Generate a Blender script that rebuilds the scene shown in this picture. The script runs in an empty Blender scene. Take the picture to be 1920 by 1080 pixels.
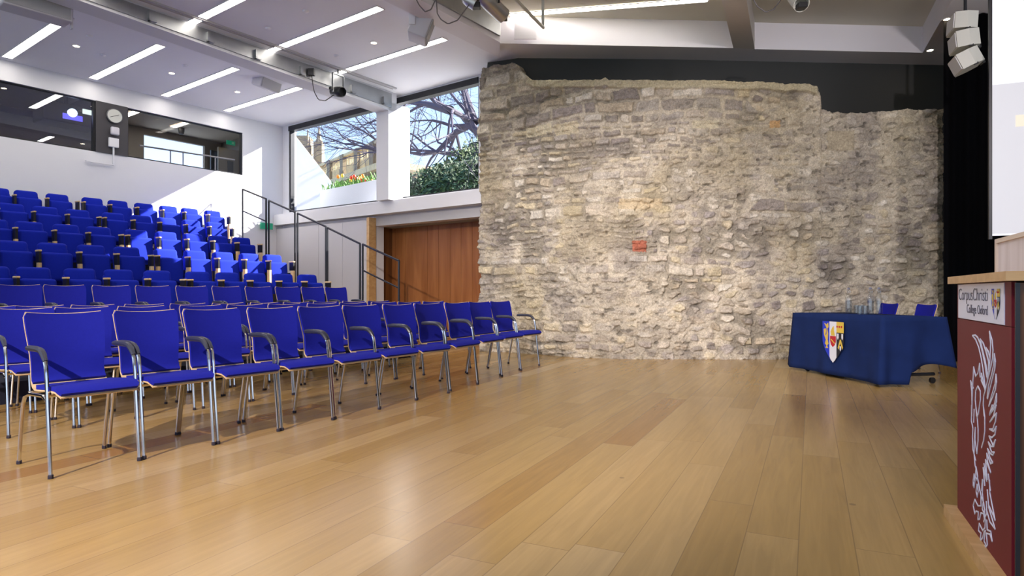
import bpy, bmesh, math, random
import numpy as np
from mathutils import Vector, Matrix
random.seed(7)
S = bpy.context.scene
COL = S.collection
PI = math.pi
# ------------------------------------------------------------------ frame of the place
F, HC, HZ = 1175.0, 0.97, 548.0          # focal length in pixels, eye height, horizon row
UX, UY = 0.590, 0.8075                    # room axis u: along the seat rows
VX, VY = -0.8075, 0.590                   # room axis v: up the raked seating
RZ = math.atan2(UY, UX)
def W(u, v, z=0.0): return Vector((u*UX+v*VX, u*UY+v*VY, z))
def PX(x, y, d): return Vector(((x-960)/F*d, d, HC+(HZ-y)/F*d))
def FL(x, y):
    d = HC*F/(y-HZ); return Vector(((x-960)/F*d, d, 0))
def ratio(x):
    t = (x-960)/F; return (UX*t+UY)/(VX*t+VY)       # u/v on the ray through column x
def onv(x, v): u = ratio(x)*v; return u, v
def ATV(x, y, v):
    t = (x-960)/F; d = v/(VX*t+VY); return PX(x, y, d)
def ATU(x, y, u):
    t = (x-960)/F; d = u/(UX*t+UY); return PX(x, y, d)
def ATZ(x, y, z): return PX(x, y, (z-HC)*F/(HZ-y))
# ------------------------------------------------------------------ camera, light, exposure
cam = bpy.data.cameras.new('camera'); cam.sensor_width = 36; cam.lens = 36*F/1920
cam.shift_y = (HZ-540)/1920; cam.clip_start = .05; cam.clip_end = 300
co = bpy.data.objects.new('camera', cam); co.location = (0, 0, HC); co.rotation_euler = (PI/2, 0, 0)
COL.objects.link(co); S.camera = co
S.view_settings.view_transform = 'Standard'; S.view_settings.look = 'None'
S.view_settings.gamma = 1; S.view_settings.exposure = 0.5; S.view_settings.use_curve_mapping = False
S.cycles.use_denoising = True
S.cycles.max_bounces = 12; S.cycles.diffuse_bounces = 8; S.cycles.glossy_bounces = 4
S.cycles.transparent_max_bounces = 12; S.cycles.sample_clamp_indirect = 6
world = bpy.data.worlds.new('sky'); S.world = world; world.use_nodes = True
nt = world.node_tree; nt.nodes.clear()
wo = nt.nodes.new('ShaderNodeOutputWorld'); bg = nt.nodes.new('ShaderNodeBackground')
tc = nt.nodes.new('ShaderNodeTexCoord'); sx = nt.nodes.new('ShaderNodeSeparateXYZ')
cr = nt.nodes.new('ShaderNodeValToRGB')
nt.links.new(tc.outputs['Generated'], sx.inputs[0]); nt.links.new(sx.outputs['Z'], cr.inputs[0])
e = cr.color_ramp.elements
e[0].position = 0.0; e[0].color = (.72, .86, 1, 1); e[1].position = .6; e[1].color = (.22, .40, .85, 1)
m_ = e.new(.22); m_.color = (.42, .60, .95, 1)
nt.links.new(cr.outputs[0], bg.inputs[0]); bg.inputs[1].default_value = 1.5
nt.links.new(bg.outputs[0], wo.inputs[0])
sun = bpy.data.lights.new('sun', 'SUN'); sun.energy = 20; sun.angle = .009; sun.color = (1, .96, .9)
so = bpy.data.objects.new('sun', sun); COL.objects.link(so)
sd = W(-1, .53, -.66); so.rotation_euler = sd.to_track_quat('-Z', 'Y').to_euler(); so.location = (20, 0, 20)
def spot(loc, aim, energy, size=.12, angle=60, blend=.5, color=(1, .93, .82)):
    l = bpy.data.lights.new('stage_light', 'SPOT'); l.energy = energy; l.shadow_soft_size = size
    l.spot_size = math.radians(angle); l.spot_blend = blend; l.color = color
    o = bpy.data.objects.new('stage_light', l); COL.objects.link(o); o.location = loc
    o.rotation_euler = (Vector(aim)-Vector(loc)).to_track_quat('-Z', 'Y').to_euler(); return o
# unseen stage lights behind and above the camera; the lectern and table ones are added
spot((-3.6, -1.8, 4.5), (-1.4, 5.3, .4), 2100, .05, 55, .6, (1, .88, .8))
spot((0.6, -1.2, 4.5), (1.6, 8.2, 0), 170, .08, 60, .8, (1, .9, .78))
spot((5.0, -1.6, 3.9), (3.6, 9.0, 1.6), 450, .07, 40, .8, (1, .9, .92))
spot((1.9, -1.6, 4.4), (4.9, 9.0, 2.0), 950, .07, 46, .7, (1, .9, .92))
spot((-1.5, 0.2, 4.5), (1.3, 9.4, 1.4), 1200, .08, 34, .8, (1, .92, .98))
spot((-2.2, -.6, 4.4), (1.7, 2.3, .8), 330, .08, 24, .7, (.86, .88, 1))  # added to brighten the lectern sign
spot((-2.8, 3.2, 4.6), (3.6, 7.1, .4), 420, .08, 24, .7, (.95, .95, 1))  # added to light the front of the tablecloth
spot((0.2, 1.6, 4.6), (1.9, 2.3, .6), 60, .08, 60, .8, (.85, .85, 1))
# ------------------------------------------------------------------ helpers
def hexc(h):
    v = [int(h[i:i+2], 16)/255 for i in (0, 2, 4)]
    return tuple(c/12.92 if c < .04045 else ((c+.055)/1.055)**2.4 for c in v)
MATS = {}
def mat(name, color, rough=.6, metal=0.0, spec=.5, emit=None, es=0, noise=0, scale=20, bump=0, coat=0, alpha=1, sheen=0):
    m = bpy.data.materials.new(name); m.use_nodes = True; n = m.node_tree; b = n.nodes['Principled BSDF']
    if isinstance(color, str): color = hexc(color)
    b.inputs['Base Color'].default_value = (*color, 1); b.inputs['Roughness'].default_value = rough
    b.inputs['Metallic'].default_value = metal; b.inputs['Specular IOR Level'].default_value = spec
    if emit: b.inputs['Emission Color'].default_value = (*emit, 1); b.inputs['Emission Strength'].default_value = es
    if coat: b.inputs['Coat Weight'].default_value = coat
    if sheen: b.inputs['Sheen Weight'].default_value = sheen
    if noise or bump:
        t = n.nodes.new('ShaderNodeTexCoord'); k = n.nodes.new('ShaderNodeTexNoise'); k.inputs['Scale'].default_value = scale
        k.inputs['Detail'].default_value = 6
        n.links.new(t.outputs['Object'], k.inputs['Vector'])
        if noise:
            mx = n.nodes.new('ShaderNodeMix'); mx.data_type = 'RGBA'
            mx.inputs[6].default_value = (*[max(0, c*(1-noise)) for c in color], 1)
            mx.inputs[7].default_value = (*[min(1, c*(1+noise)) for c in color], 1)
            n.links.new(k.outputs['Fac'], mx.inputs[0]); n.links.new(mx.outputs[2], b.inputs['Base Color'])
        if bump:
            bp = n.nodes.new('ShaderNodeBump'); bp.inputs['Strength'].default_value = bump; bp.inputs['Distance'].default_value = .01
            n.links.new(k.outputs['Fac'], bp.inputs['Height']); n.links.new(bp.outputs[0], b.inputs['Normal'])
    MATS[name] = m; return m
def woodmat(name, c1, c2, rough=.4, axis=2, scale=6):
    m = bpy.data.materials.new(name); m.use_nodes = True; n = m.node_tree; b = n.nodes['Principled BSDF']
    t = n.nodes.new('ShaderNodeTexCoord'); mp = n.nodes.new('ShaderNodeMapping')
    s = [scale*3]*3; s[axis] = scale*.25; mp.inputs['Scale'].default_value = s
    k = n.nodes.new('ShaderNodeTexNoise'); k.inputs['Scale'].default_value = 1; k.inputs['Detail'].default_value = 5; k.inputs['Distortion'].default_value = .8
    r = n.nodes.new('ShaderNodeValToRGB'); r.color_ramp.elements[0].color = (*hexc(c1), 1); r.color_ramp.elements[1].color = (*hexc(c2), 1)
    r.color_ramp.elements[0].position = .3; r.color_ramp.elements[1].position = .7
    n.links.new(t.outputs['Object'], mp.inputs[0]); n.links.new(mp.outputs[0], k.inputs['Vector'])
    n.links.new(k.outputs['Fac'], r.inputs[0]); n.links.new(r.outputs[0], b.inputs['Base Color'])
    b.inputs['Roughness'].default_value = rough; return m
def glassmat(name, refl=.08, tint=(1, 1, 1), rough=0.0):
    m = bpy.data.materials.new(name); m.use_nodes = True; n = m.node_tree; n.nodes.clear()
    o = n.nodes.new('ShaderNodeOutputMaterial'); a = n.nodes.new('ShaderNodeBsdfTransparent'); g = n.nodes.new('ShaderNodeBsdfGlossy')
    a.inputs[0].default_value = (*tint, 1); g.inputs['Roughness'].default_value = rough
    x = n.nodes.new('ShaderNodeMixShader'); x.inputs[0].default_value = refl
    n.links.new(a.outputs[0], x.inputs[1]); n.links.new(g.outputs[0], x.inputs[2]); n.links.new(x.outputs[0], o.inputs[0]); return m
class MB:
    def __init__(s): s.v = []; s.f = []
    def add(s, vs, fs):
        b = len(s.v); s.v += [tuple(p) for p in vs]; s.f += [tuple(b+i for i in f) for f in fs]; return s
    def hexa(s, p):      # 4 bottom, 4 top
        return s.add(p, [(3, 2, 1, 0), (4, 5, 6, 7), (0, 1, 5, 4), (1, 2, 6, 5), (2, 3, 7, 6), (3, 0, 4, 7)])
    def box(s, x0, x1, y0, y1, z0, z1):
        return s.hexa([(x0, y0, z0), (x1, y0, z0), (x1, y1, z0), (x0, y1, z0), (x0, y0, z1), (x1, y0, z1), (x1, y1, z1), (x0, y1, z1)])
    def uv(s, u0, u1, v0, v1, z0, z1):
        q = [(u0, v0), (u1, v0), (u1, v1), (u0, v1)]
        return s.hexa([W(a, b, z0) for a, b in q]+[W(a, b, z1) for a, b in q])
    def prism(s, poly, z0, z1):
        n = len(poly); vs = [(p[0], p[1], z0) for p in poly]+[(p[0], p[1], z1) for p in poly]
        fs = [tuple(range(n-1, -1, -1)), tuple(range(n, 2*n))]+[(i, (i+1) % n, n+(i+1) % n, n+i) for i in range(n)]
        return s.add(vs, fs)
    def tube(s, pts, r, n=8, caps=True):
        pts = [Vector(p) for p in pts]; m = len(pts); rs = r if isinstance(r, (list, tuple)) else [r]*m
        ring = []; up = None
        for i, p in enumerate(pts):
            t = (pts[min(i+1, m-1)]-pts[max(i-1, 0)])
            if t.length < 1e-9: t = Vector((0, 0, 1))
            t.normalize()
            if up is None: up = t.orthogonal().normalized()
            up = (up-t*up.dot(t))
            if up.length < 1e-6: up = t.orthogonal()
            up.normalize(); bn = t.cross(up)
            ring.append([p+(up*math.cos(2*PI*k/n)+bn*math.sin(2*PI*k/n))*rs[i] for k in range(n)])
        vs = [q for rg in ring for q in rg]
        fs = [(i*n+k, i*n+(k+1) % n, (i+1)*n+(k+1) % n, (i+1)*n+k) for i in range(m-1) for k in range(n)]
        if caps: fs += [tuple(range(n-1, -1, -1)), tuple((m-1)*n+k for k in range(n))]
        return s.add(vs, fs)
    def lathe(s, prof, n=20, c=(0, 0, 0), M=None, caps=True):
        vs = []
        for r, z in prof:
            for k in range(n):
                p = Vector((r*math.cos(2*PI*k/n), r*math.sin(2*PI*k/n), z))
                if M: p = M@p
                vs.append(p+Vector(c))
        m = len(prof); fs = [(i*n+k, i*n+(k+1) % n, (i+1)*n+(k+1) % n, (i+1)*n+k) for i in range(m-1) for k in range(n)]
        if caps: fs += [tuple(range(n-1, -1, -1)), tuple((m-1)*n+k for k in range(n))]
        return s.add(vs, fs)
    def rbox(s, x0, x1, y0, y1, z0, z1, r=.01, seg=3, M=None):
        bm = bmesh.new(); bmesh.ops.create_cube(bm, size=1)
        for v in bm.verts: v.co = Vector(((x0+x1)/2+v.co.x*(x1-x0), (y0+y1)/2+v.co.y*(y1-y0), (z0+z1)/2+v.co.z*(z1-z0)))
        bmesh.ops.bevel(bm, geom=bm.edges[:], offset=r, segments=seg, profile=.5, affect='EDGES')
        bm.verts.index_update()
        s.add([(M@v.co if M else v.co) for v in bm.verts], [[v.index for v in f.verts] for f in bm.faces]); bm.free(); return s
    def grid(s, P, Q):   # closed solid between two equally sized point grids P (front) and Q (back)
        a, b = len(P), len(P[0]); vs = [p for row in P for p in row]+[q for row in Q for q in row]; o = a*b
        fs = []
        for i in range(a-1):
            for j in range(b-1):
                fs.append((i*b+j, i*b+j+1, (i+1)*b+j+1, (i+1)*b+j)); fs.append((o+i*b+j, o+(i+1)*b+j, o+(i+1)*b+j+1, o+i*b+j+1))
        for i in range(a-1):
            fs.append((i*b, (i+1)*b, o+(i+1)*b, o+i*b)); fs.append((i*b+b-1, o+i*b+b-1, o+(i+1)*b+b-1, (i+1)*b+b-1))
        for j in range(b-1):
            fs.append((j, o+j, o+j+1, j+1)); fs.append(((a-1)*b+j, (a-1)*b+j+1, o+(a-1)*b+j+1, o+(a-1)*b+j))
        return s.add(vs, fs)
    def build(s, name, m, parent=None, world=False, smooth=False, fix=True):
        vs = [Vector(p) for p in s.v]; loc = None
        if parent is not None and world:
            Mi = parent.matrix_basis.inverted()
            if parent.parent: Mi = Mi@parent.parent.matrix_basis.inverted()
            vs = [Mi@p for p in vs]
        if parent is None:
            xs = [p.x for p in vs]; ys = [p.y for p in vs]; zs = [p.z for p in vs]
            loc = Vector(((min(xs)+max(xs))/2, (min(ys)+max(ys))/2, min(zs))); vs = [p-loc for p in vs]
        me = bpy.data.meshes.new(name); me.from_pydata([tuple(p) for p in vs], [], s.f)
        if fix:
            bm = bmesh.new(); bm.from_mesh(me); bmesh.ops.recalc_face_normals(bm, faces=bm.faces[:]); bm.to_mesh(me); bm.free()
        if smooth:
            me.polygons.foreach_set('use_smooth', [True]*len(me.polygons))
            if smooth != 'all': me.set_sharp_from_angle(angle=math.radians(42))
        if m: me.materials.append(m)
        o = bpy.data.objects.new(name, me); COL.objects.link(o)
        if loc is not None: o.location = loc
        if parent is not None: o.parent = parent
        return o
def tag(o, label=None, cat=None, group=None, kind=None):
    if label: o['label'] = label
    if cat: o['category'] = cat
    if group: o['group'] = group
    if kind: o['kind'] = kind
    return o
def thing(name, label, cat, loc=(0, 0, 0), rz=0, group=None):
    o = bpy.data.objects.new(name, None); COL.objects.link(o); o.location = loc; o.rotation_euler = (0, 0, rz)
    o.matrix_basis = Matrix.Translation(loc)@Matrix.Rotation(rz, 4, 'Z')
    o.empty_display_size = .05
    return tag(o, label, cat, group)
def dup(root, loc, rz, label, group=None, sc=None):
    r = root.copy(); COL.objects.link(r); r.location = loc; r.rotation_euler = (0, 0, rz); r['label'] = label
    if group: r['group'] = group
    if sc: r.scale = sc
    kids = [(root, r)]
    while kids:
        a, b = kids.pop()
        for ch in CH.get(a.name, a.children):
            c = ch.copy(); COL.objects.link(c); c.parent = b; kids.append((ch, c))
    return r
CH = {}
def struct(name, mb, m, **k): return tag(mb.build(name, m, **k), kind='structure')
# ------------------------------------------------------------------ materials
white = mat('white_paint', (.72, .72, .75), .7, noise=.02, scale=3)
whitec = mat('white_ceiling', (.84, .84, .90), .75, noise=.02, scale=2)
cream = mat('cream_paint', (.74, .71, .60), .7)
greyp = mat('pale_grey_laminate', (.52, .51, .54), .45, noise=.03, scale=2)
greyfas = mat('shade_and_track_grey', (.50, .49, .50), .6)
steel = mat('galvanised_steel', (.40, .41, .42), .48, 1.0, noise=.35, scale=2.5)
chrome = mat('chrome', (.62, .61, .62), .13, 1.0)
black = mat('black_plastic', (.012, .012, .014), .4)
blackm = mat('black_metal', (.02, .021, .026), .45, .3)
railm = mat('dark_rail_paint', (.035, .037, .045), .4, .5)
rubber = mat('rubber', (.02, .015, .03), .6)
armm = mat('armrest_polyurethane', (.03, .032, .05), .35)
blue = mat('royal_blue_fabric', (.010, .014, .30), .85, spec=.2, noise=.12, scale=60)
blue2 = mat('raked_seat_blue_fabric', (.007, .020, .38), .9, spec=.15, noise=.10, scale=40)
ply = woodmat('plywood_edge', 'cfae85', 'e2c8a0', .45, 0, 6)
beige = woodmat('pale_beech', 'd8b27c', 'ecd0a0', .5, 2, 5)
oakrail = woodmat('oak_lectern', 'b9905c', 'd0ab78', .4, 1, 5)
brownw = woodmat('brown_veneer', '5a3312', '75481f', .45, 2, 3)
doorw = woodmat('teak_door', '7f4a22', 'a0673a', .4, 2, 2.2)
emitw = mat('lamp_diffuser', (1, 1, 1), .5, emit=(1, .93, .84), es=12)
emitw2 = mat('lamp_diffuser_warm', (1, 1, 1), .5, emit=(1, .78, .5), es=30)
darkwall = mat('charcoal_wall', (.040, .042, .040), .7, noise=.1, scale=1)
brownwall = mat('brown_grey_wall', (.22, .19, .16), .7)
velvet = mat('black_velvet', (.004, .004, .005), 1, spec=.05)
carpet = mat('dark_tier_carpet', (.012, .013, .03), 1, bump=.3, scale=200)
glass = glassmat('window_glass', .006)
glassd = glassmat('control_room_glass', .16, (.8, .85, .9))
spk = mat('speaker_grey', (.58, .57, .62), .55)
spkg = mat('speaker_grille', (.42, .42, .44), .6, bump=.4, scale=300)
def floormat():
    m = bpy.data.materials.new('oak_plank_floor'); m.use_nodes = True; n = m.node_tree; N = n.nodes; L = n.links; b = N['Principled BSDF']
    def math_(op, a, c=None, d=None):
        k = N.new('ShaderNodeMath'); k.operation = op
        for i, q in enumerate((a, c, d)):
            if q is None: continue
            if isinstance(q, (int, float)): k.inputs[i].default_value = q
            else: L.new(q, k.inputs[i])
        return k.outputs[0]
    t = N.new('ShaderNodeTexCoord'); mp = N.new('ShaderNodeMapping'); mp.vector_type = 'POINT'
    mp.inputs['Rotation'].default_value = (0, 0, math.radians(25.5))
    L.new(t.outputs['Object'], mp.inputs[0]); sp = N.new('ShaderNodeSeparateXYZ'); L.new(mp.outputs[0], sp.inputs[0])
    X = math_('ADD', sp.outputs[0], .055); Y = sp.outputs[1]
    xi = math_('DIVIDE', X, .194); ix = math_('FLOOR', xi); fx = math_('FRACT', xi)
    wn = N.new('ShaderNodeTexWhiteNoise'); wn.noise_dimensions = '1D'; L.new(ix, wn.inputs['W'])
    yo = math_('MULTIPLY_ADD', wn.outputs['Value'], 7.3, math_('DIVIDE', Y, 1.9)); iy = math_('FLOOR', yo); fy = math_('FRACT', yo)
    cb = N.new('ShaderNodeCombineXYZ'); L.new(ix, cb.inputs[0]); L.new(iy, cb.inputs[1])
    w2 = N.new('ShaderNodeTexWhiteNoise'); w2.noise_dimensions = '3D'; L.new(cb.outputs[0], w2.inputs['Vector'])
    ramp = N.new('ShaderNodeValToRGB'); L.new(w2.outputs['Value'], ramp.inputs[0]); e = ramp.color_ramp.elements
    cols = [(0, 'ad8a52'), (.08, 'b69358'), (.35, 'bd9b60'), (.7, 'c3a168'), (.92, 'ccab75')]
    e[0].position = 0; e[0].color = (*hexc('ab7f45'), 1); e[1].position = 1; e[1].color = (*hexc('d4b88a'), 1)
    for p, c in cols[1:]: q = e.new(p); q.color = (*hexc(c), 1)
    gv = N.new('ShaderNodeCombineXYZ'); L.new(math_('MULTIPLY', X, 26), gv.inputs[0]); L.new(math_('MULTIPLY', Y, 1.6), gv.inputs[1]); L.new(math_('MULTIPLY', w2.outputs['Value'], 37), gv.inputs[2])
    g = N.new('ShaderNodeTexNoise'); g.inputs['Scale'].default_value = 1; g.inputs['Detail'].default_value = 7; g.inputs['Distortion'].default_value = 1.2; L.new(gv.outputs[0], g.inputs['Vector'])
    hsv = N.new('ShaderNodeHueSaturation'); L.new(ramp.outputs[0], hsv.inputs['Color'])
    L.new(math_('MULTIPLY_ADD', g.outputs['Fac'], .34, .57), hsv.inputs['Value']); hsv.inputs['Saturation'].default_value = 1.03
    # knots
    vv = N.new('ShaderNodeTexVoronoi'); vv.inputs['Scale'].default_value = 1.7; L.new(mp.outputs[0], vv.inputs['Vector'])
    kn = math_('LESS_THAN', vv.outputs['Distance'], .03)
    # seams
    ex = math_('MINIMUM', fx, math_('SUBTRACT', 1, fx)); ey = math_('MINIMUM', fy, math_('SUBTRACT', 1, fy))
    seam = math_('MAXIMUM', math_('LESS_THAN', ex, .010), math_('LESS_THAN', ey, .0011))
    dk = math_('MAXIMUM', math_('MULTIPLY', seam, .42), math_('MULTIPLY', kn, .45))
    mx = N.new('ShaderNodeMix'); mx.data_type = 'RGBA'; L.new(dk, mx.inputs[0]); L.new(hsv.outputs[0], mx.inputs[6]); mx.inputs[7].default_value = (.10, .06, .03, 1)
    L.new(mx.outputs[2], b.inputs['Base Color'])
    rn = N.new('ShaderNodeTexNoise'); rn.inputs['Scale'].default_value = 2.2; rn.inputs['Detail'].default_value = 4; L.new(mp.outputs[0], rn.inputs['Vector'])
    L.new(math_('MULTIPLY_ADD', rn.outputs['Fac'], .06, .20), b.inputs['Roughness'])
    b.inputs['Specular IOR Level'].default_value = .55
    bp = N.new('ShaderNodeBump'); bp.inputs['Strength'].default_value = .12; bp.inputs['Distance'].default_value = .0012
    L.new(math_('SUBTRACT', math_('MULTIPLY', g.outputs['Fac'], .3), seam), bp.inputs['Height']); L.new(bp.outputs[0], b.inputs['Normal'])
    return m
floorm = floormat()
# ------------------------------------------------------------------ room shell
A = W(8.584, 12.85); B = W(-7, 12.85); C_ = W(-7, -2); D_ = Vector((8.2, -6.84, 0))
CEIL = 4.8
struct('floor', MB().prism([W(9.3, 13.2), B+W(-.2, .2), C_+W(-.2, -.2), (8.4, -7, 0), (8.4, 11.6, 0), (1, 11.8, 0)], -.12, 0), floorm)
# side wall below, above and beside the band of internal windows
BZ0, BZ1 = 3.53, 4.46
s_ = MB(); s_.uv(-7, 8.75, 12.85, 13.0, 0, BZ0); s_.uv(-7, 8.75, 12.85, 13.0, BZ1, 5.3); s_.uv(7.60, 8.75, 12.85, 13.0, BZ0, BZ1)
struct('wall_side', s_, white)
# window wall
U0 = 8.584
w = MB(); w.uv(U0, U0+.2, 9.66, 12.85, 0, 2.30); w.uv(U0, U0+.2, 6.8, 12.85, 2.30, 2.80)
w.uv(U0, U0+.2, 6.8, 12.85, 4.77, 4.95); w.uv(U0, U0+.2, 12.61, 12.85, 2.8, 4.77); w.uv(U0, U0+.2, 6.8, 7.0, 2.8, 4.77)
struct('wall_window', w, white)
q = MB(); q.uv(8.36, U0, 6.65, 12.85, 2.50, 2.74); struct('trim_1', q, white)
q = MB(); q.uv(U0-.02, U0, 6.7, 9.7, 2.30, 2.50); struct('trim_2', q, greyfas)  # grey strip for the shade below the fascia, put into the colour
# door recess lined with wood
q = MB(); q.uv(U0+.2, 9.2, 9.75, 9.85, 0, 2.36); q.uv(U0+.2, 9.2, 4.5, 9.85, 2.34, 2.42); struct('trim_3', q, brownw)
dr = MB(); vv_ = 9.75; ws = [.10, .30, .62, .30, .30, .28, .28, .27, .27, .26, .26, .26, .26, .26, .26, .26, .26]
for k, wd in enumerate(ws):
    dr.uv(9.10, 9.14 if k != 2 else 9.15, vv_-wd+.006, vv_, 0, 2.34); vv_ -= wd
dr.uv(9.14, 9.2, 5.0, 9.75, 0, 2.34)
struct('door_1', dr, doorw)
# end wall behind the ruin
DWL, DWR = Vector((-.44, 10.75, 0)), Vector((8.2, 10.85, 0))
struct('wall_end', MB().prism([(-.44, 10.8), (-.405, 10.45), (.1, 10.25), (2.5, 10.3), (8.2, 10.62), (8.2, 11.1), (-.44, 11.1)], 0, 5.3), darkwall)
q = MB(); q.prism([(8.2, -6.84), (8.4, -6.84), (8.4, 11.05), (8.2, 11.05)], 0, 5.3); struct('wall_right', q, darkwall)
q = MB(); rq = lambda x0, x1, z0, z1: q.box(x0, x1, -7.04, -6.84, z0, z1)
rq(C_.x, 8.2, 0, .5); rq(C_.x, 8.2, 4.4, 5.3)
for k in range(5): rq(C_.x+k*2.63, C_.x+k*2.63+.18, .5, 4.4)
struct('wall_rear', q, white)  # unseen wall, opened between its piers to let daylight in
q = MB(); q.uv(-7.2, -7, -2, 13, 0, 1.0); q.uv(-7.2, -7, -2, 13, 4.5, 5.3)
for k in range(7): q.uv(-7.2, -7, -2+2.4*k, -1.8+2.4*k, 1.0, 4.5)
struct('wall_left', q, white)  # unseen wall; openings added so more sky light reaches the ceiling
# ceilings
c = MB(); c.prism([W(-7.2, 5.9), W(-7.2, 13.0), W(8.8, 13.0), W(8.8, 4.5), W(8.8, 5.9)], CEIL, 4.95) if 0 else c.uv(-7.2, 8.8, 5.9, 13.0, CEIL, 4.95)
struct('ceiling', c, whitec)
c = MB(); c.prism([(-14.7, 2), (-3, -7.2), (8.4, -7.2), (8.4, 11.2), (-2.0, 11.4), W(9, 9)], 5.22, 5.34); struct('ceiling_coffer', c, cream)
P1, P2 = ATZ(930, 81, CEIL), ATZ(1375, 90, CEIL); P3, P4 = ATZ(1415, 92, CEIL), ATZ(1730, 99, CEIL)
ff = MB(); ff.prism([(P1.x, P1.y), (P2.x, P2.y), (P3.x, P3.y), (P4.x, P4.y), (8.3, P4.y+.05), (8.3, 10.9), W(9.0, 5.9), W(7.3, 5.9), W(7.2, 5.64)], CEIL, 5.22)
struct('ceiling_end_soffit', ff, mat('soffit_paint', (.84, .82, .86), .7))
def ext(a, b, t): return a+(a-b)*t
b3a, b3b = ATZ(1353, 1, CEIL), ATZ(1400, 1, CEIL)
rb = ATZ(1785, 1, CEIL)
q = MB(); q.prism([P2, P3, ext(b3b, P3, 4.2), ext(b3a, P2, 4.2)], CEIL, 5.22); struct('beam_stage', q, mat('beam_paint', (.74, .71, .68), .7))
q = MB(); q.prism([(P4.x, P4.y), (8.3, P4.y), (8.3, -6.9), ext(rb, P4, 7.2)], CEIL, 5.22); struct('ceiling_stage_soffit', q, MATS['soffit_paint'])
# beam 2 (between the seating bay and the coffers)
q = MB()
def beamuv(q, u0, u1, v0, v1, z0a, z0b, z1):
    p = [W(u0, v0, z0a), W(u1, v0, z0b), W(u1, v1, z0b), W(u0, v1, z0a), W(u0, v0, z1), W(u1, v0, z1), W(u1, v1, z1), W(u0, v1, z1)]
    q.hexa(p)
BE = [W(-7, 5.60), W(7.36, 5.60), W(7.86, 5.98), W(-7, 5.98)]; q.prism(BE, 4.66, 5.22); struct('beam_middle', q, mat('beam_lilac', (.76, .74, .80), .6))
q = MB(); beamuv(q, -7, 7.34, 5.57, 5.60, 4.74, 4.74, 5.2); struct('beam_steel_face', q, steel)
# beam 1 over the seating, dropping to the column
q = MB(); beamuv(q, -7, 8.5, 8.92, 9.28, 4.86, 4.41, 4.95) if 0 else beamuv(q, -3, 8.45, 8.93, 9.27, 4.78, 4.43, 4.9)
struct('beam_seating', q, white)
q = MB(); q.hexa([W(-3, 8.905, 4.79), W(8.3, 8.905, 4.49), W(8.3, 8.93, 4.49), W(-3, 8.93, 4.79), W(-3, 8.905, 4.8), W(8.3, 8.905, 4.76), W(8.3, 8.93, 4.76), W(-3, 8.93, 4.8)])
struct('beam_seating_steel_face', q, steel)
# ceiling slot track in the seating bay
q = MB(); q.uv(-4, 8.2, 8.66, 8.70, 4.775, 4.802); q.uv(-4, 8.2, 8.76, 8.775, 4.785, 4.802); struct('trim_4', q, greyfas)
# column
q = MB(); q.uv(8.24, 8.8, 8.93, 9.27, 2.74, 4.6); struct('column', q, white)
q = MB(); q.uv(U0, 8.8, 9.27, 9.6, 2.8, 4.78); struct('window_mullion', q, white)
# windows
def window(name, v0, v1, z0, z1, u=8.66):
    r = tag(bpy.data.objects.new(name, None), kind='structure'); COL.objects.link(r); r.location = W(u, (v0+v1)/2, z0); r.matrix_basis = Matrix.Translation(r.location)
    f = MB(); f.uv(u-.09, u+.05, v0, v1, z1-.11, z1); f.uv(u-.04, u+.04, v0, v1, z0, z0+.03); f.uv(u-.06, u+.04, v1-.05, v1, z0, z1); f.uv(u-.04, u+.04, v0, v0+.04, z0, z1)
    f.build('window_frame', blackm, r, world=True)
    MB().uv(u, u+.008, v0+.02, v1-.02, z0+.02, z1-.05).build('pane', glass, r, world=True)
window('window_1', 9.6, 12.61, 2.8, 4.77); window('window_2', 7.0, 9.27, 2.8, 4.77)
# white partition under the sill with a timber end
r = thing('partition_panel', 'tall pale grey partition wall with timber end beside the teak doors', 'partition', W(8.4, 11.2), 0)
q = MB(); x0 = 9.72
for k in range(4): q.uv(8.42, 8.47, x0+k*.79, x0+(k+1)*.79-.008, .01, 2.42)
q.uv(8.47, 8.5, 9.72, 12.84, 0, 2.41)
q.build('panel', greyp, r, world=True)
MB().uv(8.38, 8.56, 9.64, 9.715, 0, 2.46).build('end_post', oakrail, r, world=True)
# platforms of the raked seating
TI = [(6.74, .19), (7.85, .385), (8.85, .735), (9.87, 1.08), (10.9, 1.425), (11.9, 1.77)]
for k, (v0, z) in enumerate(TI):
    v1 = TI[k+1][0] if k < 5 else 12.84
    q = MB(); q.uv(-5, 6.80, v0, 12.84 if 0 else v1, 0, z); struct('seating_tier', q, carpet)
# control room and foyer behind the band
q = MB(); q.uv(-3, 9, 13.0, 16.6, 3.0, 3.08); q.uv(-3, 5.2, 16.5, 16.6, 3, 4.95); q.uv(5.15, 5.25, 13.02, 16.6, 3.08, 4.95); q.uv(-3.1, -3, 13, 16.6, 3, 4.95)
struct('wall_control_room', q, mat('control_room_dark', (.03, .034, .05), .7))
q = MB(); q.uv(-3, 9, 13.0, 16.6, 4.92, 4.98); struct('ceiling_foyer', q, mat('foyer_ceiling', (.55, .46, .38), .7))
fu0, fu1 = ratio(270)*16, ratio(384)*16
q = MB(); q.uv(5.25, fu0, 16, 16.1, 3.08, 4.92); q.uv(fu1, 8.9, 16, 16.1, 3.08, 4.92); q.uv(fu0, fu1, 16, 16.1, 4.76, 4.92)
q.uv(8.85, 8.95, 13.0, 16.1, 3.08, 4.92)
struct('wall_foyer', q, brownwall)
q = MB(); q.uv(4.74, 5.27, 12.83, 13.0, BZ0, BZ1); struct('wall_clock_pier', q, mat('pier_dark', (.045, .042, .048), .6))
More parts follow.
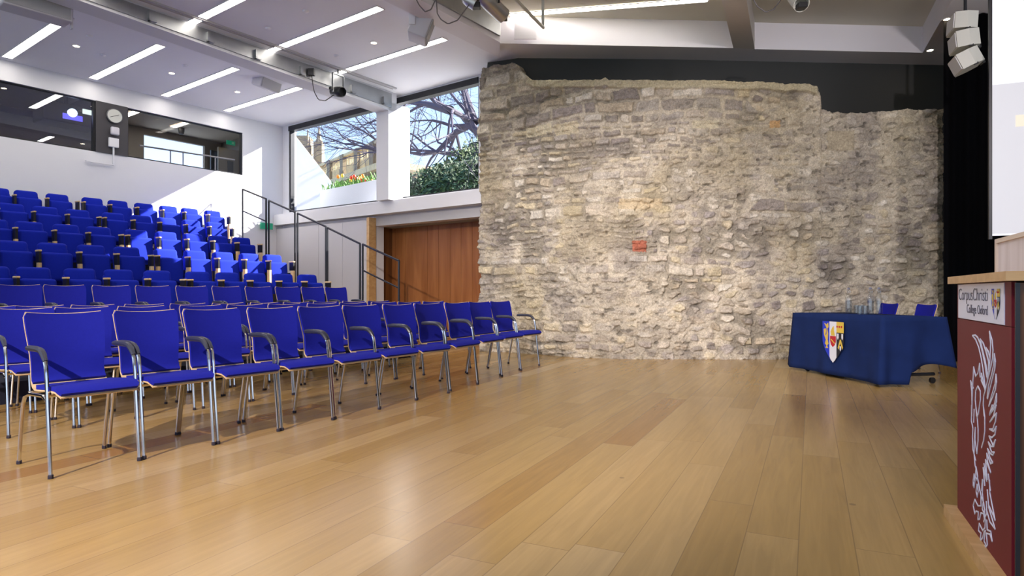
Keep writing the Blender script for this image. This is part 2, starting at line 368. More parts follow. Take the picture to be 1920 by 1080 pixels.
def band(name, u0, u1, g):
    r = tag(bpy.data.objects.new(name, None), kind='structure'); COL.objects.link(r); r.location = W((u0+u1)/2, 12.9, BZ0); r.matrix_basis = Matrix.Translation(r.location)
    f = MB(); f.uv(u0, u1, 12.9, 12.95, BZ0, BZ0+.03); f.uv(u1-.03, u1, 12.88, 12.95, BZ0, BZ1); f.uv(u0, u0+.03, 12.88, 12.95, BZ0, BZ1); f.uv(u0, u1, 12.9, 12.95, BZ1-.02, BZ1)
    f.build('window_frame', blackm, r, world=True); MB().uv(u0+.02, u1-.02, 12.92, 12.927, BZ0+.02, BZ1-.02).build('pane', g, r, world=True)
band('window_3', -3, 4.74, glassd); band('window_4', 5.27, 7.60, glassmat('foyer_glass', .01))
STONE_GAIN = 1.0
# ------------------------------------------------------------------ loose armchairs
ORD = ['first', 'second', 'third', 'fourth', 'fifth', 'sixth', 'seventh', 'eighth', 'ninth', 'tenth', 'eleventh', 'twelfth']
def shell_pts(prof, hw, off=0.0, n=9, curve=.022, dip=.012):
    m = len(prof); rows = []
    for i, (y, z) in enumerate(prof):
        a = prof[max(i-1, 0)]; b = prof[min(i+1, m-1)]; ty, tz = b[0]-a[0], b[1]-a[1]; l = math.hypot(ty, tz)
        ny, nz = -tz/l, ty/l                       # towards the sitter
        back = min(1, max(0, (z-.5)/.12)); row = []
        for j in range(n):
            t = -1+2*j/(n-1)
            w = hw[i]; row.append((w*t, y+ny*off-curve*back*t*t, z+nz*off+dip*back*max(0, (z-.7)/.14)*t*t))
        rows.append(row)
    return rows
def lerp_prof(pts, n):
    d = [0]
    for a, b in zip(pts, pts[1:]): d.append(d[-1]+math.hypot(b[0]-a[0], b[1]-a[1]))
    out = []
    for k in range(n):
        t = d[-1]*k/(n-1); i = max(j for j in range(len(d)-1) if d[j] <= t+1e-9); f = (t-d[i])/(d[i+1]-d[i])
        out.append(tuple(pts[i][q]*(1-f)+pts[i+1][q]*f for q in range(len(pts[0]))))
    return out
# y, z, half width
CP = [(-.262, .418, .190), (-.252, .436, .203), (-.22, .449, .206), (-.12, .450, .207), (0, .440, .205), (.09, .434, .200), (.145, .445, .195),
      (.178, .475, .190), (.195, .53, .188), (.208, .60, .192), (.225, .68, .199), (.246, .76, .206), (.262, .815, .209), (.268, .838, .205), (.270, .846, .196)]
def solid(prof3, f, b, inset=0, n=9):
    pr = [(p[0], p[1]) for p in prof3]; hw = [p[2]-inset for p in prof3]
    return MB().grid(shell_pts(pr, hw, f, n), shell_pts(pr, hw, b, n))
def make_chair():
    r = thing('armchair', 'blue armchair', 'chair')
    pr = lerp_prof(CP, 34); mixp = lambda a, b, t: tuple(a[q]*(1-t)+b[q]*t for q in range(3))
    solid(pr, 0, -.008).build('plywood_shell', ply, r, smooth=True)
    seat = [mixp(pr[0], pr[1], .45)]+[p for p in pr if p[0] < .10 and p[1] < .47][1:]
    hwadd = lambda L: [(p[0], p[1], p[2]-(.002 if 0 < i < len(L)-1 else .006)) for i, p in enumerate(L)]
    solid(hwadd(seat), .024, .001).build('seat', blue, r, smooth=True)
    bk = [p for p in pr if p[1] > .455 and p[0] > .12]; bk[-1] = mixp(bk[-2], bk[-1], .72)
    solid(hwadd(bk), .017, .001).build('backrest', blue, r, smooth=True)
    for s in (-1, 1):
        X = s*.222
        # front leg rises past the seat and bends back into the arm
        pts = [(X, -.215, .012), (X, -.17, .40), (X, -.160, .52), (X, -.150, .58), (X, -.125, .625), (X, -.085, .652), (X, -.04, .66)]
        cv = lerp_prof(pts, 14)
        lg = MB().tube(cv, .0105, 8).build('leg', chrome, r, smooth=True)
        MB().lathe([(.011, 0), (.014, .001), (.014, .016), (.011, .022)], 8, (X, -.216, 0)).build('rubber_foot', rubber, lg)
        pts = [(X, -.16, .40), (X-s*.004, -.10, .418), (X-s*.004, .10, .41), (X, .17, .39), (X, .205, .33), (X, .262, .012)]
        lg = MB().tube(lerp_prof(pts, 14), .0105, 8).build('leg', chrome, r, smooth=True)
        MB().lathe([(.011, 0), (.014, .001), (.014, .016), (.011, .022)], 8, (X, .262, 0)).build('rubber_foot', rubber, lg)
        pts = [(X, -.142, .605), (X, -.118, .634), (X, -.085, .656), (X, -.04, .664), (X, .05, .664), (X, .125, .662)]
        MB().tube(lerp_prof(pts, 10), [.012]+[.0165]*8+[.013], 8).build('armrest', armm, r, smooth=True)
    q = MB()
    for yy in (-.12, .12): q.tube([(-.222, yy, .416), (.222, yy, .416)], .008, 6)
    q.build('cross_bar', chrome, r)
    return r
proto = make_chair()
for o in [proto]+list(proto.children_recursive): CH[o.name] = list(o.children)
used = [False]
def place_chair(x, y, z, rz, label, group, sx=1.0):
    if not used[0]:
        used[0] = True; proto.location = (x, y, z); proto.rotation_euler = (0, 0, rz); proto.scale = (sx, 1, 1)
        proto['label'] = label; proto['group'] = group; return proto
    return dup(proto, (x, y, z), rz, label, group, (sx, 1, 1))
ff_ = [(90, 900), (265, 862), (405, 834), (525, 808), (627, 787), (712, 767), (780, 750), (842, 737), (897, 718), (940, 705), (975, 694), (1010, 685)]
def endwords(i, n, far):
    if i == 0: return 'at the left end'
    if i == n-1: return 'at the '+far+' end'
    if i <= n//2: return ORD[i]+' from the left end'
    return ORD[n-1-i]+' from the '+far+' end'
for i in range(11):
    a, b = FL(*ff_[i]), FL(*ff_[i+1]); mid = (a+b)/2; d = b-a; ang = math.atan2(d.y, d.x)
    ang = .5*ang+.5*(RZ if i > 0 else RZ-.06); L = d.length; n_ = Vector((-math.sin(ang), math.cos(ang), 0)); o = mid+n_*.216
    place_chair(o.x, o.y, 0, ang, 'blue armchair with chrome legs in the front row, '+endwords(i, 11, 'stone wall'), 'armchairs of the front row', min(1.15, max(.93, (L-.012)/.466)))
rows = [('second', 5.62, 0, .92, [42, 153, 266, 375, 460, 533, 603, 661, 718, 766, 811], 'teak door'),
        ('third', 6.55, 0, .90, [-25, 74, 176, 270, 352, 428, 497, 556, 610, 663, 708], 'teak door'),
        ('fourth', 7.42, .19, .88, [36, 120, 207, 285, 358, 424, 483, 538, 585, 628], 'railing')]
for nm, v, z, sx, xs, far in rows:
    for i, x in enumerate(xs):
        u, _ = onv(x, v); p = W(u, v-.25)
        place_chair(p.x, p.y, z, RZ+random.uniform(-.03, .03), 'blue armchair in the %s row of loose chairs, %s' % (nm, endwords(i, len(xs), far)),
                    'armchairs of the %s row' % nm, sx)
for i, (x, y, rz) in enumerate([(4.86, 7.72, -PI/2-.1), (4.86, 8.47, -PI/2-.05)]):
    place_chair(x, y, 0, rz, ['blue armchair behind the cloth-covered table, nearer the black curtain', 'blue armchair behind the cloth-covered table, nearer the bottles and the ruin'][i], 'armchairs behind the table').scale = (1, 1, .965)
# ------------------------------------------------------------------ fixed tip-up seats
def arm_parts(r, s):
    X = s*.218; bx = lambda w, y0, y1, z0, z1: MB().box(X-w, X+w, y0, y1, z0, z1)
    fr = bx(.014, -.13, -.02, .60, .735); fr.box(X-.008, X+.008, -.02, .14, .30, .56); fr.build('side_frame', black, r)
    MB().rbox(X-.017, X+.017, -.14, .0, .735, .757, .006, 2).build('armrest', beige, r)
    bx(.017, -.13, -.06, .02, .598).build('side_panel', beige, r)
def make_seat():
    r = thing('tip_up_seat', 'seat', 'theatre seat')
    M = Matrix.Translation((0, .14, .60))@Matrix.Rotation(-.16, 4, 'X')
    MB().rbox(-.170, .170, -.04, .05, -.28, .20, .035, 4, M).build('backrest', blue2, r, smooth=True)
    MB().rbox(-.158, .158, -.065, .055, .06, .265, .045, 5, M).build('headrest', blue2, r, smooth=True)
    M2 = Matrix.Translation((0, .0, .57))@Matrix.Rotation(-.10, 4, 'X')
    MB().rbox(-.172, .172, -.045, .045, -.20, .165, .04, 5, M2).build('seat', blue2, r, smooth=True)
    arm_parts(r, -1)
    return r
sp_ = make_seat()
for o in [sp_]+list(sp_.children_recursive): CH[o.name] = list(o.children)
su = [False]
TR = [('lowest', 8.30, .385, [-8, 72, 160, 233, 306, 382, 438, 490, 542, 588]),
      ('second', 9.32, .735, [30, 107, 180, 247, 320, 375, 428, 477, 521]),
      ('third', 10.34, 1.08, [-6, 62, 132, 193, 264, 320, 371, 418, 462]),
      ('fourth', 11.36, 1.425, [27, 92, 153, 220, 272, 320, 367, 410]),
      ('top', 12.36, 1.77, [0, 55, 114, 180, 228, 277, 323, 363, 406])]
for nm, v, z, xs in TR:
    n = len(xs)
    for i, x in enumerate(xs):
        u, _ = onv(x, v); p = W(u, v); far = 'railing'
        pos = endwords(i, n, far)
        label = 'blue tip-up seat, folded, in the %s raked row, %s' % (nm, pos)
        if not su[0]:
            su[0] = True; o = sp_; o.location = (p.x, p.y, z); o.rotation_euler = (0, 0, RZ); o['label'] = label; o['group'] = 'tip-up seats of the %s raked row' % nm
        else: o = dup(sp_, (p.x, p.y, z), RZ, label, 'tip-up seats of the %s raked row' % nm)
        gap = i == n-1 or (ratio(xs[i+1])-ratio(x))*v > .50
        if gap:
            arm_parts(o, 1)
# ------------------------------------------------------------------ railing beside the raked seating
r = thing('stair_railing', 'dark metal stair railing sloping down beside the raked seats', 'railing', W(6.75, 9.3, 0), 0)
segs = [(455, 355, 499, 373, 440, 470), (504, 376, 553, 398, 480, 500), (558, 400, 611, 425, 520, 545), (614, 427, 675, 457, 560, 556), (680, 458, 748, 489, 572, 600)]
RU = 6.75
def railz(v): return 1.50+(v-7.08)*.343
for k, (xa, ya, xb, yb, ba, bb) in enumerate(segs):
    va, vb = RU/ratio(xa), RU/ratio(xb); f = MB(); pa, pb = ATU(xa, ya, RU), ATU(xb, yb, RU)
    fz = lambda v: max([z for v0, z in TI if v0 <= v]+[0])
    lowa, lowb = Vector((pa.x, pa.y, fz(va))), Vector((pb.x, pb.y, fz(vb)))
    f.tube([lowa, pa], .018, 6); f.tube([lowb, pb], .018, 6)
    f.build('post', railm, r, world=True)
    MB().tube([pa, pb], .018, 6).build('handrail', railm, r, world=True)
    if k in (0, 4):
        h = .42; MB().tube([pa-Vector((0, 0, h)), pb-Vector((0, 0, h))], .014, 6).build('mid_rail', railm, r, world=True)
    else:
        MB().tube([pa*0+Vector((pa.x, pa.y, max(lowa.z, lowb.z)+.10)), Vector((pb.x, pb.y, lowb.z+.10))], .014, 6).build('bottom_rail', railm, r, world=True)
r = thing('hand_rail_short', 'thin pale handrail by the top raked row against the white wall', 'railing', W(6.4, 12.7, 1.77), 0)
a, b, c_ = ATV(392, 395, 12.75), ATV(417, 372, 12.75), ATV(418, 396, 12.75)
MB().tube([a, b, c_], .012, 6).build('rail', white, r, world=True)
# side frames at the railing (row ends)
# ------------------------------------------------------------------ the ruined stone wall
rng = np.random.default_rng(5)
def vnoise(x, y, seed):
    r = np.random.default_rng(seed).random((257, 257)); xi = np.floor(x).astype(int); yi = np.floor(y).astype(int)
    fx = x-xi; fy = y-yi; fx = fx*fx*(3-2*fx); fy = fy*fy*(3-2*fy); g = lambda i, j: r[np.mod(i, 257), np.mod(j, 257)]
    return (g(xi, yi)*(1-fx)+g(xi+1, yi)*fx)*(1-fy)+(g(xi, yi+1)*(1-fx)+g(xi+1, yi+1)*fx)*fy
def fbm(x, y, seed, o=4):
    s = 0; a = .5; t = 0
    for k in range(o): s = s+a*vnoise(x*2**k, y*2**k, seed+k); t += a; a *= .5
    return s/t
base = [(899, 10.35), (950, 10.12), (1000, 9.84), (1050, 9.5), (1100, 9.24), (1200, 9.08), (1480, 9.06), (1769, 9.10)]
bp_ = np.array([((x-960)/F*d, d) for x, d in base]); seg = np.hypot(*np.diff(bp_, axis=0).T); cum = np.concatenate([[0], np.cumsum(seg)]); LEN = cum[-1]
top = [(899, 134), (905, 129), (925, 125), (940, 122), (952, 119), (966, 118), (973, 124), (980, 136), (990, 146), (1003, 152.5), (1025, 153), (1060, 152.5), (1100, 152), (1128, 151.5),
       (1135, 148.5), (1142, 153), (1200, 153), (1260, 154.5), (1300, 153.5), (1350, 155), (1400, 157), (1415, 155), (1440, 156), (1470, 160), (1485, 158), (1510, 160), (1528, 164), (1536, 172), (1538, 184),
       (1532, 196), (1538, 206), (1560, 210), (1590, 211), (1620, 213), (1640, 209), (1680, 208), (1700, 204), (1725, 206), (1769, 205)]
tx = np.array([t[0] for t in top]); ty = np.array([t[1] for t in top])
NS, NZ = 860, 430
sc_ = np.linspace(0, LEN, NS)
bx = np.interp(sc_, cum, bp_[:, 0]); by = np.interp(sc_, cum, bp_[:, 1])
for _ in range(40):   # soften the bends of the wall
    bx[1:-1] = (bx[:-2]+2*bx[1:-1]+bx[2:])/4; by[1:-1] = (by[:-2]+2*by[1:-1]+by[2:])/4
pxs = 960+F*bx/by; zt = HC+(HZ-np.interp(pxs, tx, ty))/F*by
Sg, Tg = np.meshgrid(sc_, np.linspace(0, 1, NZ)); Zg = Tg*zt[None, :]
wx = Sg+.05*(fbm(Sg*4, Zg*4, 11)-.5)*2+.015*(fbm(Sg*16, Zg*16, 14)-.5); wz = Zg+.075*(fbm(Sg*1.1, Zg*2.2, 21)-.5)*2+.06*(fbm(Sg*6, Zg*6, 25)-.5)
ch = [];  z = -.3
while z < 5.6: ch.append(z); z += rng.choice([.07, .10, .13, .16, .19, .12, .09])
ch = np.array(ch); ci = np.clip(np.searchsorted(ch, wz)-1, 0, len(ch)-2); zlo = ch[ci]; zhi = ch[ci+1]
sid = np.zeros_like(ci); dx = np.ones_like(wx); sw = np.ones_like(wx)
for c in range(len(ch)-1):
    m = ci == c
    if not m.any(): continue
    ed = [-.5+rng.uniform(0, .2)]; h = ch[c+1]-ch[c]
    while ed[-1] < LEN+1: ed.append(ed[-1]+h*rng.uniform(.7, 2.9)+.03)
    ed = np.array(ed); k = np.clip(np.searchsorted(ed, wx[m])-1, 0, len(ed)-2); sid[m] = c*200+k
    dx[m] = np.minimum(wx[m]-ed[k], ed[k+1]-wx[m])
dz = np.minimum(wz-zlo, zhi-wz)
upl_pre = np.clip((Zg-2.4)/.8, 0, 1)*np.clip((4.6-Sg)/1.5, 0, 1)
rn = lambda k: np.random.default_rng(k).random(20000)
r1, r2, r3, r4 = rn(1)[sid % 20000], rn(2)[sid % 20000], rn(3)[sid % 20000], rn(4)[sid % 20000]
gap = .006+.012*r4+.010*fbm(Sg*9, Zg*9, 31)
# loose rubble (irregular cells) mixed with the coursed stones
def cells(x, y, seed):
    R_ = np.random.default_rng(seed).random((301, 301, 3)); xi = np.floor(x).astype(int); yi = np.floor(y).astype(int); f1 = np.full(x.shape, 9.); f2 = f1.copy(); idx = np.zeros(x.shape, int)
    for a in (-1, 0, 1):
        for b_ in (-1, 0, 1):
            r_ = R_[(xi+a) % 301, (yi+b_) % 301]; d = np.maximum(np.abs(xi+a+.15+.7*r_[..., 0]-x), np.abs(yi+b_+.15+.7*r_[..., 1]-y)*1.0)*.55+.45*np.hypot(xi+a+.15+.7*r_[..., 0]-x, yi+b_+.15+.7*r_[..., 1]-y)
            d = d*(1.12-.3*r_[..., 2]); near = d < f1; f2 = np.where(near, f1, np.minimum(f2, d)); f1 = np.where(near, d, f1); idx = np.where(near, ((xi+a) % 301)*67+(yi+b_) % 301+7000, idx)
    return f1, f2, idx
c1, c2, cid = cells(wx/.23, wz/.125+.3*np.sin(wx*1.7), 77)
rub = fbm(Sg*.55+2, Zg*.8+5, 181)+.10*np.clip((Sg-3)/3, -1, 1)-.10*upl_pre > .49
ddc = (c2-c1)*.075
sid = np.where(rub, cid, sid); r1, r2, r3, r4 = rn(1)[sid % 20000], rn(2)[sid % 20000], rn(3)[sid % 20000], rn(4)[sid % 20000]
dd = np.minimum(dx, dz); rnd = np.sqrt(np.maximum(dx, 0)*np.maximum(dz, 0)); dd = np.where(rub, ddc, np.minimum(dd, rnd*.9))
stone = np.clip((dd-gap)/.016, 0, 1); stone = stone*stone*(3-2*stone)
fill = np.clip((fbm(Sg*.9+3, Zg*1.0, 41)-.42)*5, 0, 1)            # where mortar is smeared flush over the joints
upl = np.clip((Zg-2.4)/.8, 0, 1)*np.clip((4.6-Sg)/1.5, 0, 1)      # crisp open joints in the upper left part
fill = fill*(1-upl*.8)
hstone = stone*(.010+.034*r1+.010*upl)*(1-.5*fill)+fill*.012
rough = (fbm(Sg*6, Zg*9, 51)-.5)*.060*(.5+.8*fill)+(fbm(Sg*20, Zg*28, 61)-.5)*.040+(fbm(Sg*60, Zg*70, 66, 3)-.5)*.012
pit = np.clip((.36-fbm(Sg*11, Zg*17, 71))*9, 0, 1)*.022*(.25+fill)
crack = np.clip(.035-np.abs(fbm(Sg*3.2, Zg*7, 81)-.5), 0, .035)/.035*.016*np.clip((fbm(Sg*1.3, Zg*1.3, 88)-.45)*6, 0, 1)
opn = np.clip((fbm(Sg*2.1, Zg*3.3, 171)-.47)*9, 0, 1)*(1-fill*.7)*(1-stone)
depth = hstone+rough-pit-crack-opn*.022
zt2 = zt[None, :]-Zg
px_g = np.repeat(pxs[None, :], NZ, 0)
cop = np.clip((.115-zt2)/.02, 0, 1)*np.clip((px_g-985)/10, 0, 1)*np.clip((1536-px_g)/8, 0, 1)
depth = depth*(1-.5*cop)+cop*.06
cor = np.clip((.42-Sg)/.05, 0, 1)
depth += .01*cor
plq = (px_g > 1551) & (px_g < 1600) & (Zg > HC+(548-283)/F*9.1) & (Zg < HC+(548-247)/F*9.1)
depth = np.where(plq, .03+.001*rough, depth)
# colour of each stone
pal = np.array([hexc(c) for c in ('c0b39f', 'cdc2ad', 'b3a690', 'a69a8a', 'd8cfbd', '968c80', 'bdad92', 'b0a799', 'a99f96', 'c8b997', '938880')])
cst = pal[(r2*len(pal)).astype(int) % len(pal)]*(.84+.30*r3)[..., None]
mort = np.array(hexc('c2b69f'))[None, None]*(.84+.3*fbm(Sg*3, Zg*3, 91))[..., None]
k = np.clip(stone*(1-.5*fill), 0, 1)[..., None]; colr = cst*k+mort*(1-k)
mott = (.74+.5*fbm(Sg*14, Zg*18, 101))[..., None]; colr = colr*mott
big = fbm(Sg*.7, Zg*.9, 111)[..., None]; colr = colr*(1-.25*np.clip((big-.5)*4, 0, 1)*np.array([[.5, .6, 1.0]]))
gr = np.clip((fbm(Sg*2, Zg*2.6, 121)-.53)*7, 0, 1)[..., None]; colr = colr*(1-gr*.42)+gr*.42*np.array(hexc('7d7470'))
yl = np.clip((fbm(Sg*1.2+9, Zg*1.1, 131)-.55)*6, 0, 1)[..., None]; colr = colr*(1-yl*.35)+yl*.35*np.array(hexc('b5a478'))
colr = colr*(1-.42*opn[..., None])
stn = np.clip((pit/.022)*1.0, 0, 1)[..., None]; colr = colr*(1-.45*stn)
colr = colr*(1-cop[..., None]*.7)+cop[..., None]*.7*np.array(hexc('c4b890'))*(.8+.35*fbm(Sg*9, Zg*9, 141))[..., None]
def blob(x0, x1, y0, y1, c, d=9.1, s=.9):
    global colr
    zz0, zz1 = HC+(548-y1)/F*d, HC+(548-y0)/F*d; e = .012*(fbm(Sg*20, Zg*20, 7)-.5)*2
    mk = (px_g > x0+e*150) & (px_g < x1+e*150) & (Zg+e > zz0) & (Zg+e < zz1); kk = mk[..., None]*s
    colr = colr*(1-kk)+kk*np.array(hexc(c))*mott
blob(1186, 1212, 451, 472, 'ab5a3c'); blob(1298, 1347, 227, 243, 'cfc3a2'); blob(1443, 1462, 228, 241, 'c9a066'); blob(1160, 1242, 372, 392, 'c4b08a'); blob(1551, 1600, 247, 283, 'ab9d80', s=.8)
blob(1040, 1085, 236, 257, 'cdbf9d', 9.6); blob(985, 1037, 240, 258, 'd2c6a4', 9.9)
mn = colr.mean(-1, keepdims=True); colr = mn+(colr-mn)*.85; colr = np.clip(colr*STONE_GAIN, 0, 1)
nx = np.gradient(by); nxx = np.gradient(bx); ln = np.hypot(nx, nxx); ax, ay = nx/ln, -nxx/ln      # towards the room
edge = np.zeros_like(Zg)
GX = bx[None, :]+ax[None, :]*depth; GY = by[None, :]+ay[None, :]*depth; GZ = Zg.copy()
ee = .045*(fbm(Zg*5, Zg*0+3, 151)-.5)*np.clip(1-Sg/.12, 0, 1); GX += ee*2
GZ[-1] += .012*(fbm(sc_*18, sc_*0, 161)-.5)*2
verts = np.stack([GX, GY, GZ], -1).reshape(-1, 3)
i = np.arange(NZ-1)[:, None]*NS+np.arange(NS-1)[None, :]; quads = np.stack([i, i+1, i+1+NS, i+NS], -1).reshape(-1, 4)
# thickness: ring of back vertices along the top and both ends
TH = .12
def strip(idx):
    global verts, quads, cols
    f = verts[idx]; j = np.minimum(idx % NS, NS-1); bk = f+np.stack([-ax[j]*TH, -ay[j]*TH, 0*ax[j]], -1); mid = f*.5+bk*.5; mid[:, 2] += 0
    b0 = len(verts); verts = np.concatenate([verts, mid, bk]); cols = np.concatenate([cols, cols[idx], cols[idx]])
    n = len(idx); a = np.arange(n-1)
    quads = np.concatenate([quads, np.stack([idx[:-1], idx[1:], b0+a+1, b0+a], -1), np.stack([b0+a, b0+a+1, b0+n+a+1, b0+n+a], -1)])
cols = colr.reshape(-1, 3)
strip((NZ-1)*NS+np.arange(NS)); strip(np.arange(NZ)*NS); strip(np.arange(NZ)*NS+NS-1)
me = bpy.data.meshes.new('ruined_stone_wall'); me.vertices.add(len(verts)); me.vertices.foreach_set('co', verts.ravel())
me.loops.add(len(quads)*4); me.loops.foreach_set('vertex_index', quads.ravel().astype(np.int32)); me.polygons.add(len(quads))
me.polygons.foreach_set('loop_start', np.arange(len(quads), dtype=np.int32)*4); me.polygons.foreach_set('loop_total', np.full(len(quads), 4, dtype=np.int32))
me.update(calc_edges=True); me.polygons.foreach_set('use_smooth', np.ones(len(quads), dtype=bool))
ca = me.color_attributes.new('stone', 'FLOAT_COLOR', 'POINT'); ca.data.foreach_set('color', np.concatenate([cols, np.ones((len(cols), 1))], 1).ravel().astype(np.float32))
m = bpy.data.materials.new('rubble_stone'); m.use_nodes = True; n = m.node_tree; b = n.nodes['Principled BSDF']; b.inputs['Roughness'].default_value = .92; b.inputs['Specular IOR Level'].default_value = .15
at = n.nodes.new('ShaderNodeAttribute'); at.attribute_name = 'stone'; tc = n.nodes.new('ShaderNodeTexCoord')
no = n.nodes.new('ShaderNodeTexNoise'); no.inputs['Scale'].default_value = 55; no.inputs['Detail'].default_value = 8; n.links.new(tc.outputs['Object'], no.inputs['Vector'])
rp = n.nodes.new('ShaderNodeMapRange'); rp.inputs[1].default_value = .3; rp.inputs[2].default_value = .7; rp.inputs[3].default_value = .72; rp.inputs[4].default_value = 1.22; n.links.new(no.outputs['Fac'], rp.inputs[0])
vm = n.nodes.new('ShaderNodeVectorMath'); vm.operation = 'SCALE'; n.links.new(at.outputs['Color'], vm.inputs[0]); n.links.new(rp.outputs[0], vm.inputs['Scale']); n.links.new(vm.outputs[0], b.inputs['Base Color'])
bu = n.nodes.new('ShaderNodeBump'); bu.inputs['Strength'].default_value = .6; bu.inputs['Distance'].default_value = .008; n.links.new(no.outputs['Fac'], bu.inputs['Height']); n.links.new(bu.outputs[0], b.inputs['Normal'])
me.materials.append(m)
ow = bpy.data.objects.new('ruined_stone_wall', me); COL.objects.link(ow)
tag(ow, 'tall ruined rubble stone wall with a ragged top under the charcoal wall', 'stone wall')
# black curtain beside it: folded drape
def drape(name, pts, z0, z1, amp, wl, m, label, cat):
    P = []; L = 0
    for a, b_ in zip(pts, pts[1:]):
        a, b_ = Vector(a), Vector(b_); d = (b_-a); nrm = Vector((-d.y, d.x)).normalized(); k = max(2, int(d.length/.02))
        for j in range(k): q = a+d*j/k; o = amp*math.sin((L+d.length*j/k)*2*PI/wl); P.append(q+nrm*o)
        L += d.length
    fr = [[(p.x, p.y, z) for p in P] for z in np.linspace(z0, z1, 5)]; bk = [[(p.x+.01, p.y+.015, z) for p in P] for z in np.linspace(z0, z1, 5)]
    return tag(MB().grid(fr, bk).build(name, m, smooth='all'), label, cat)
drape('black_curtain', [(6.06, 8.80), (6.72, 8.45)], .01, 4.79, .03, .16, velvet, 'black velvet curtain hanging between the stone wall and the screen', 'curtain')
# ------------------------------------------------------------------ projection screen
r = thing('projection_screen', 'large white projection screen with a faint college picture', 'projection screen', (5.7, 7.0, 1.4), 0)
s0 = PX(1860, 0, 7.2); s1 = Vector((8.0, 6.2, 0)); dv = Vector((s1.x-s0.x, s1.y-s0.y, 0)); dvn = dv.normalized(); nn = Vector((-dvn.y, dvn.x, 0))
def SC(t, z, o=0): return Vector((s0.x, s0.y, 0))+dvn*t-nn*o+Vector((0, 0, z))
def scq(t0, t1, z0, z1, o0, o1): return MB().hexa([SC(t0, z0, o0), SC(t1, z0, o0), SC(t1, z0, o1), SC(t0, z0, o1), SC(t0, z1, o0), SC(t1, z1, o0), SC(t1, z1, o1), SC(t0, z1, o1)])
scrm = mat('screen_white', (.78, .79, .82), .8, emit=(.80, .83, .90), es=.42)
scq(0, 2.2, 1.62, 4.72, 0, -.02).build('screen_sheet', scrm, r, world=True)
scq(-.03, 0.0, 1.58, 4.74, .01, -.03).build('border', black, r, world=True)
def pim(n_, c, e_): return mat(n_, hexc(c), .8, emit=hexc(c), es=e_)
scq(.0, 2.15, 1.64, 3.35, .001, 0).build('projected_sky', pim('proj_grey', 'c3c4c9', .45), r, world=True)
scq(.30, 2.15, 1.75, 2.95, .003, 0.001).build('projected_wall', pim('proj_wall', 'd0c8b8', .45), r, world=True)
scq(.22, 2.15, 2.85, 2.98, .005, 0.001).build('projected_parapet', pim('proj_parapet', 'dcd3c0', .45), r, world=True)
for t in (.62, 1.1): scq(t, t+.16, 2.1, 2.5, .006, .002).build('projected_window', pim('proj_window', 'b4afa9', .4), r, world=True)
# ------------------------------------------------------------------ lectern
dl = Vector((-.42, -.907, 0)).normalized(); dn = Vector((-dl.y, dl.x, 0))       # along the front panel towards the camera / into the body
if dn.x < 0: dn = -dn
O_ = Vector((1.95, 2.77, 0))+dl*.085
LR = math.atan2(dl.y, dl.x)
r = thing('lectern', 'wooden lectern with maroon front panel and white college sign', 'lectern', O_, LR)
# local frame: x along the front, y = left of x
yl = 1 if Vector((-dl.y, dl.x, 0)).dot(dn) > 0 else -1
def lb(x0, x1, y0, y1, z0, z1): a, b_ = sorted((y0*yl, y1*yl)); return MB().box(x0, x1, a, b_, z0, z1)
maroon = mat('maroon_laminate', hexc('6e1a26'), .5, spec=.25, noise=.05, scale=4)
signw = mat('sign_white', hexc('e4e6f4'), .4)
lb(0, .79, .012, .50, .05, 1.0).build('body', brownw, r)
lb(0.0, .765, 0, .012, .04, .858).build('front_panel', maroon, r)
lb(0.0, .765, 0, .012, .860, 1.004).build('sign_surround', maroon, r)
sg = lb(.03, .695, -.003, 0, .862, 1.002).build('sign', signw, r)
lb(-.03, .83, -.03, .55, 1.006, 1.036).build('top', oakrail, r)
lb(-.03, .83, -.045, .50, 0, .045).build('plinth', oakrail, r)
lb(.80, .806, .0, .012, .04, 1.0).build('edge_strip', black, r)
def LP(x, y, off=.002):      # pixel of the front panel -> local coordinates
    t = (x-960)/F; P = O_; s = (P.x-t*P.y)/(t*dl.y-dl.x); d = P.y+s*dl.y
    return Vector((s, -off*yl, HC+(HZ-y)/F*d))
linew = mat('emblem_white', hexc('dfe3f4'), .4)
A_ = lambda L: [LP(1790+x/6, 600+y/6) for x, y in L]; B_ = lambda L: [LP(1790+x/6.75, 760+y/6.75) for x, y in L]; C2 = lambda L: [LP(1790+x/6, 900+y/6) for x, y in L]
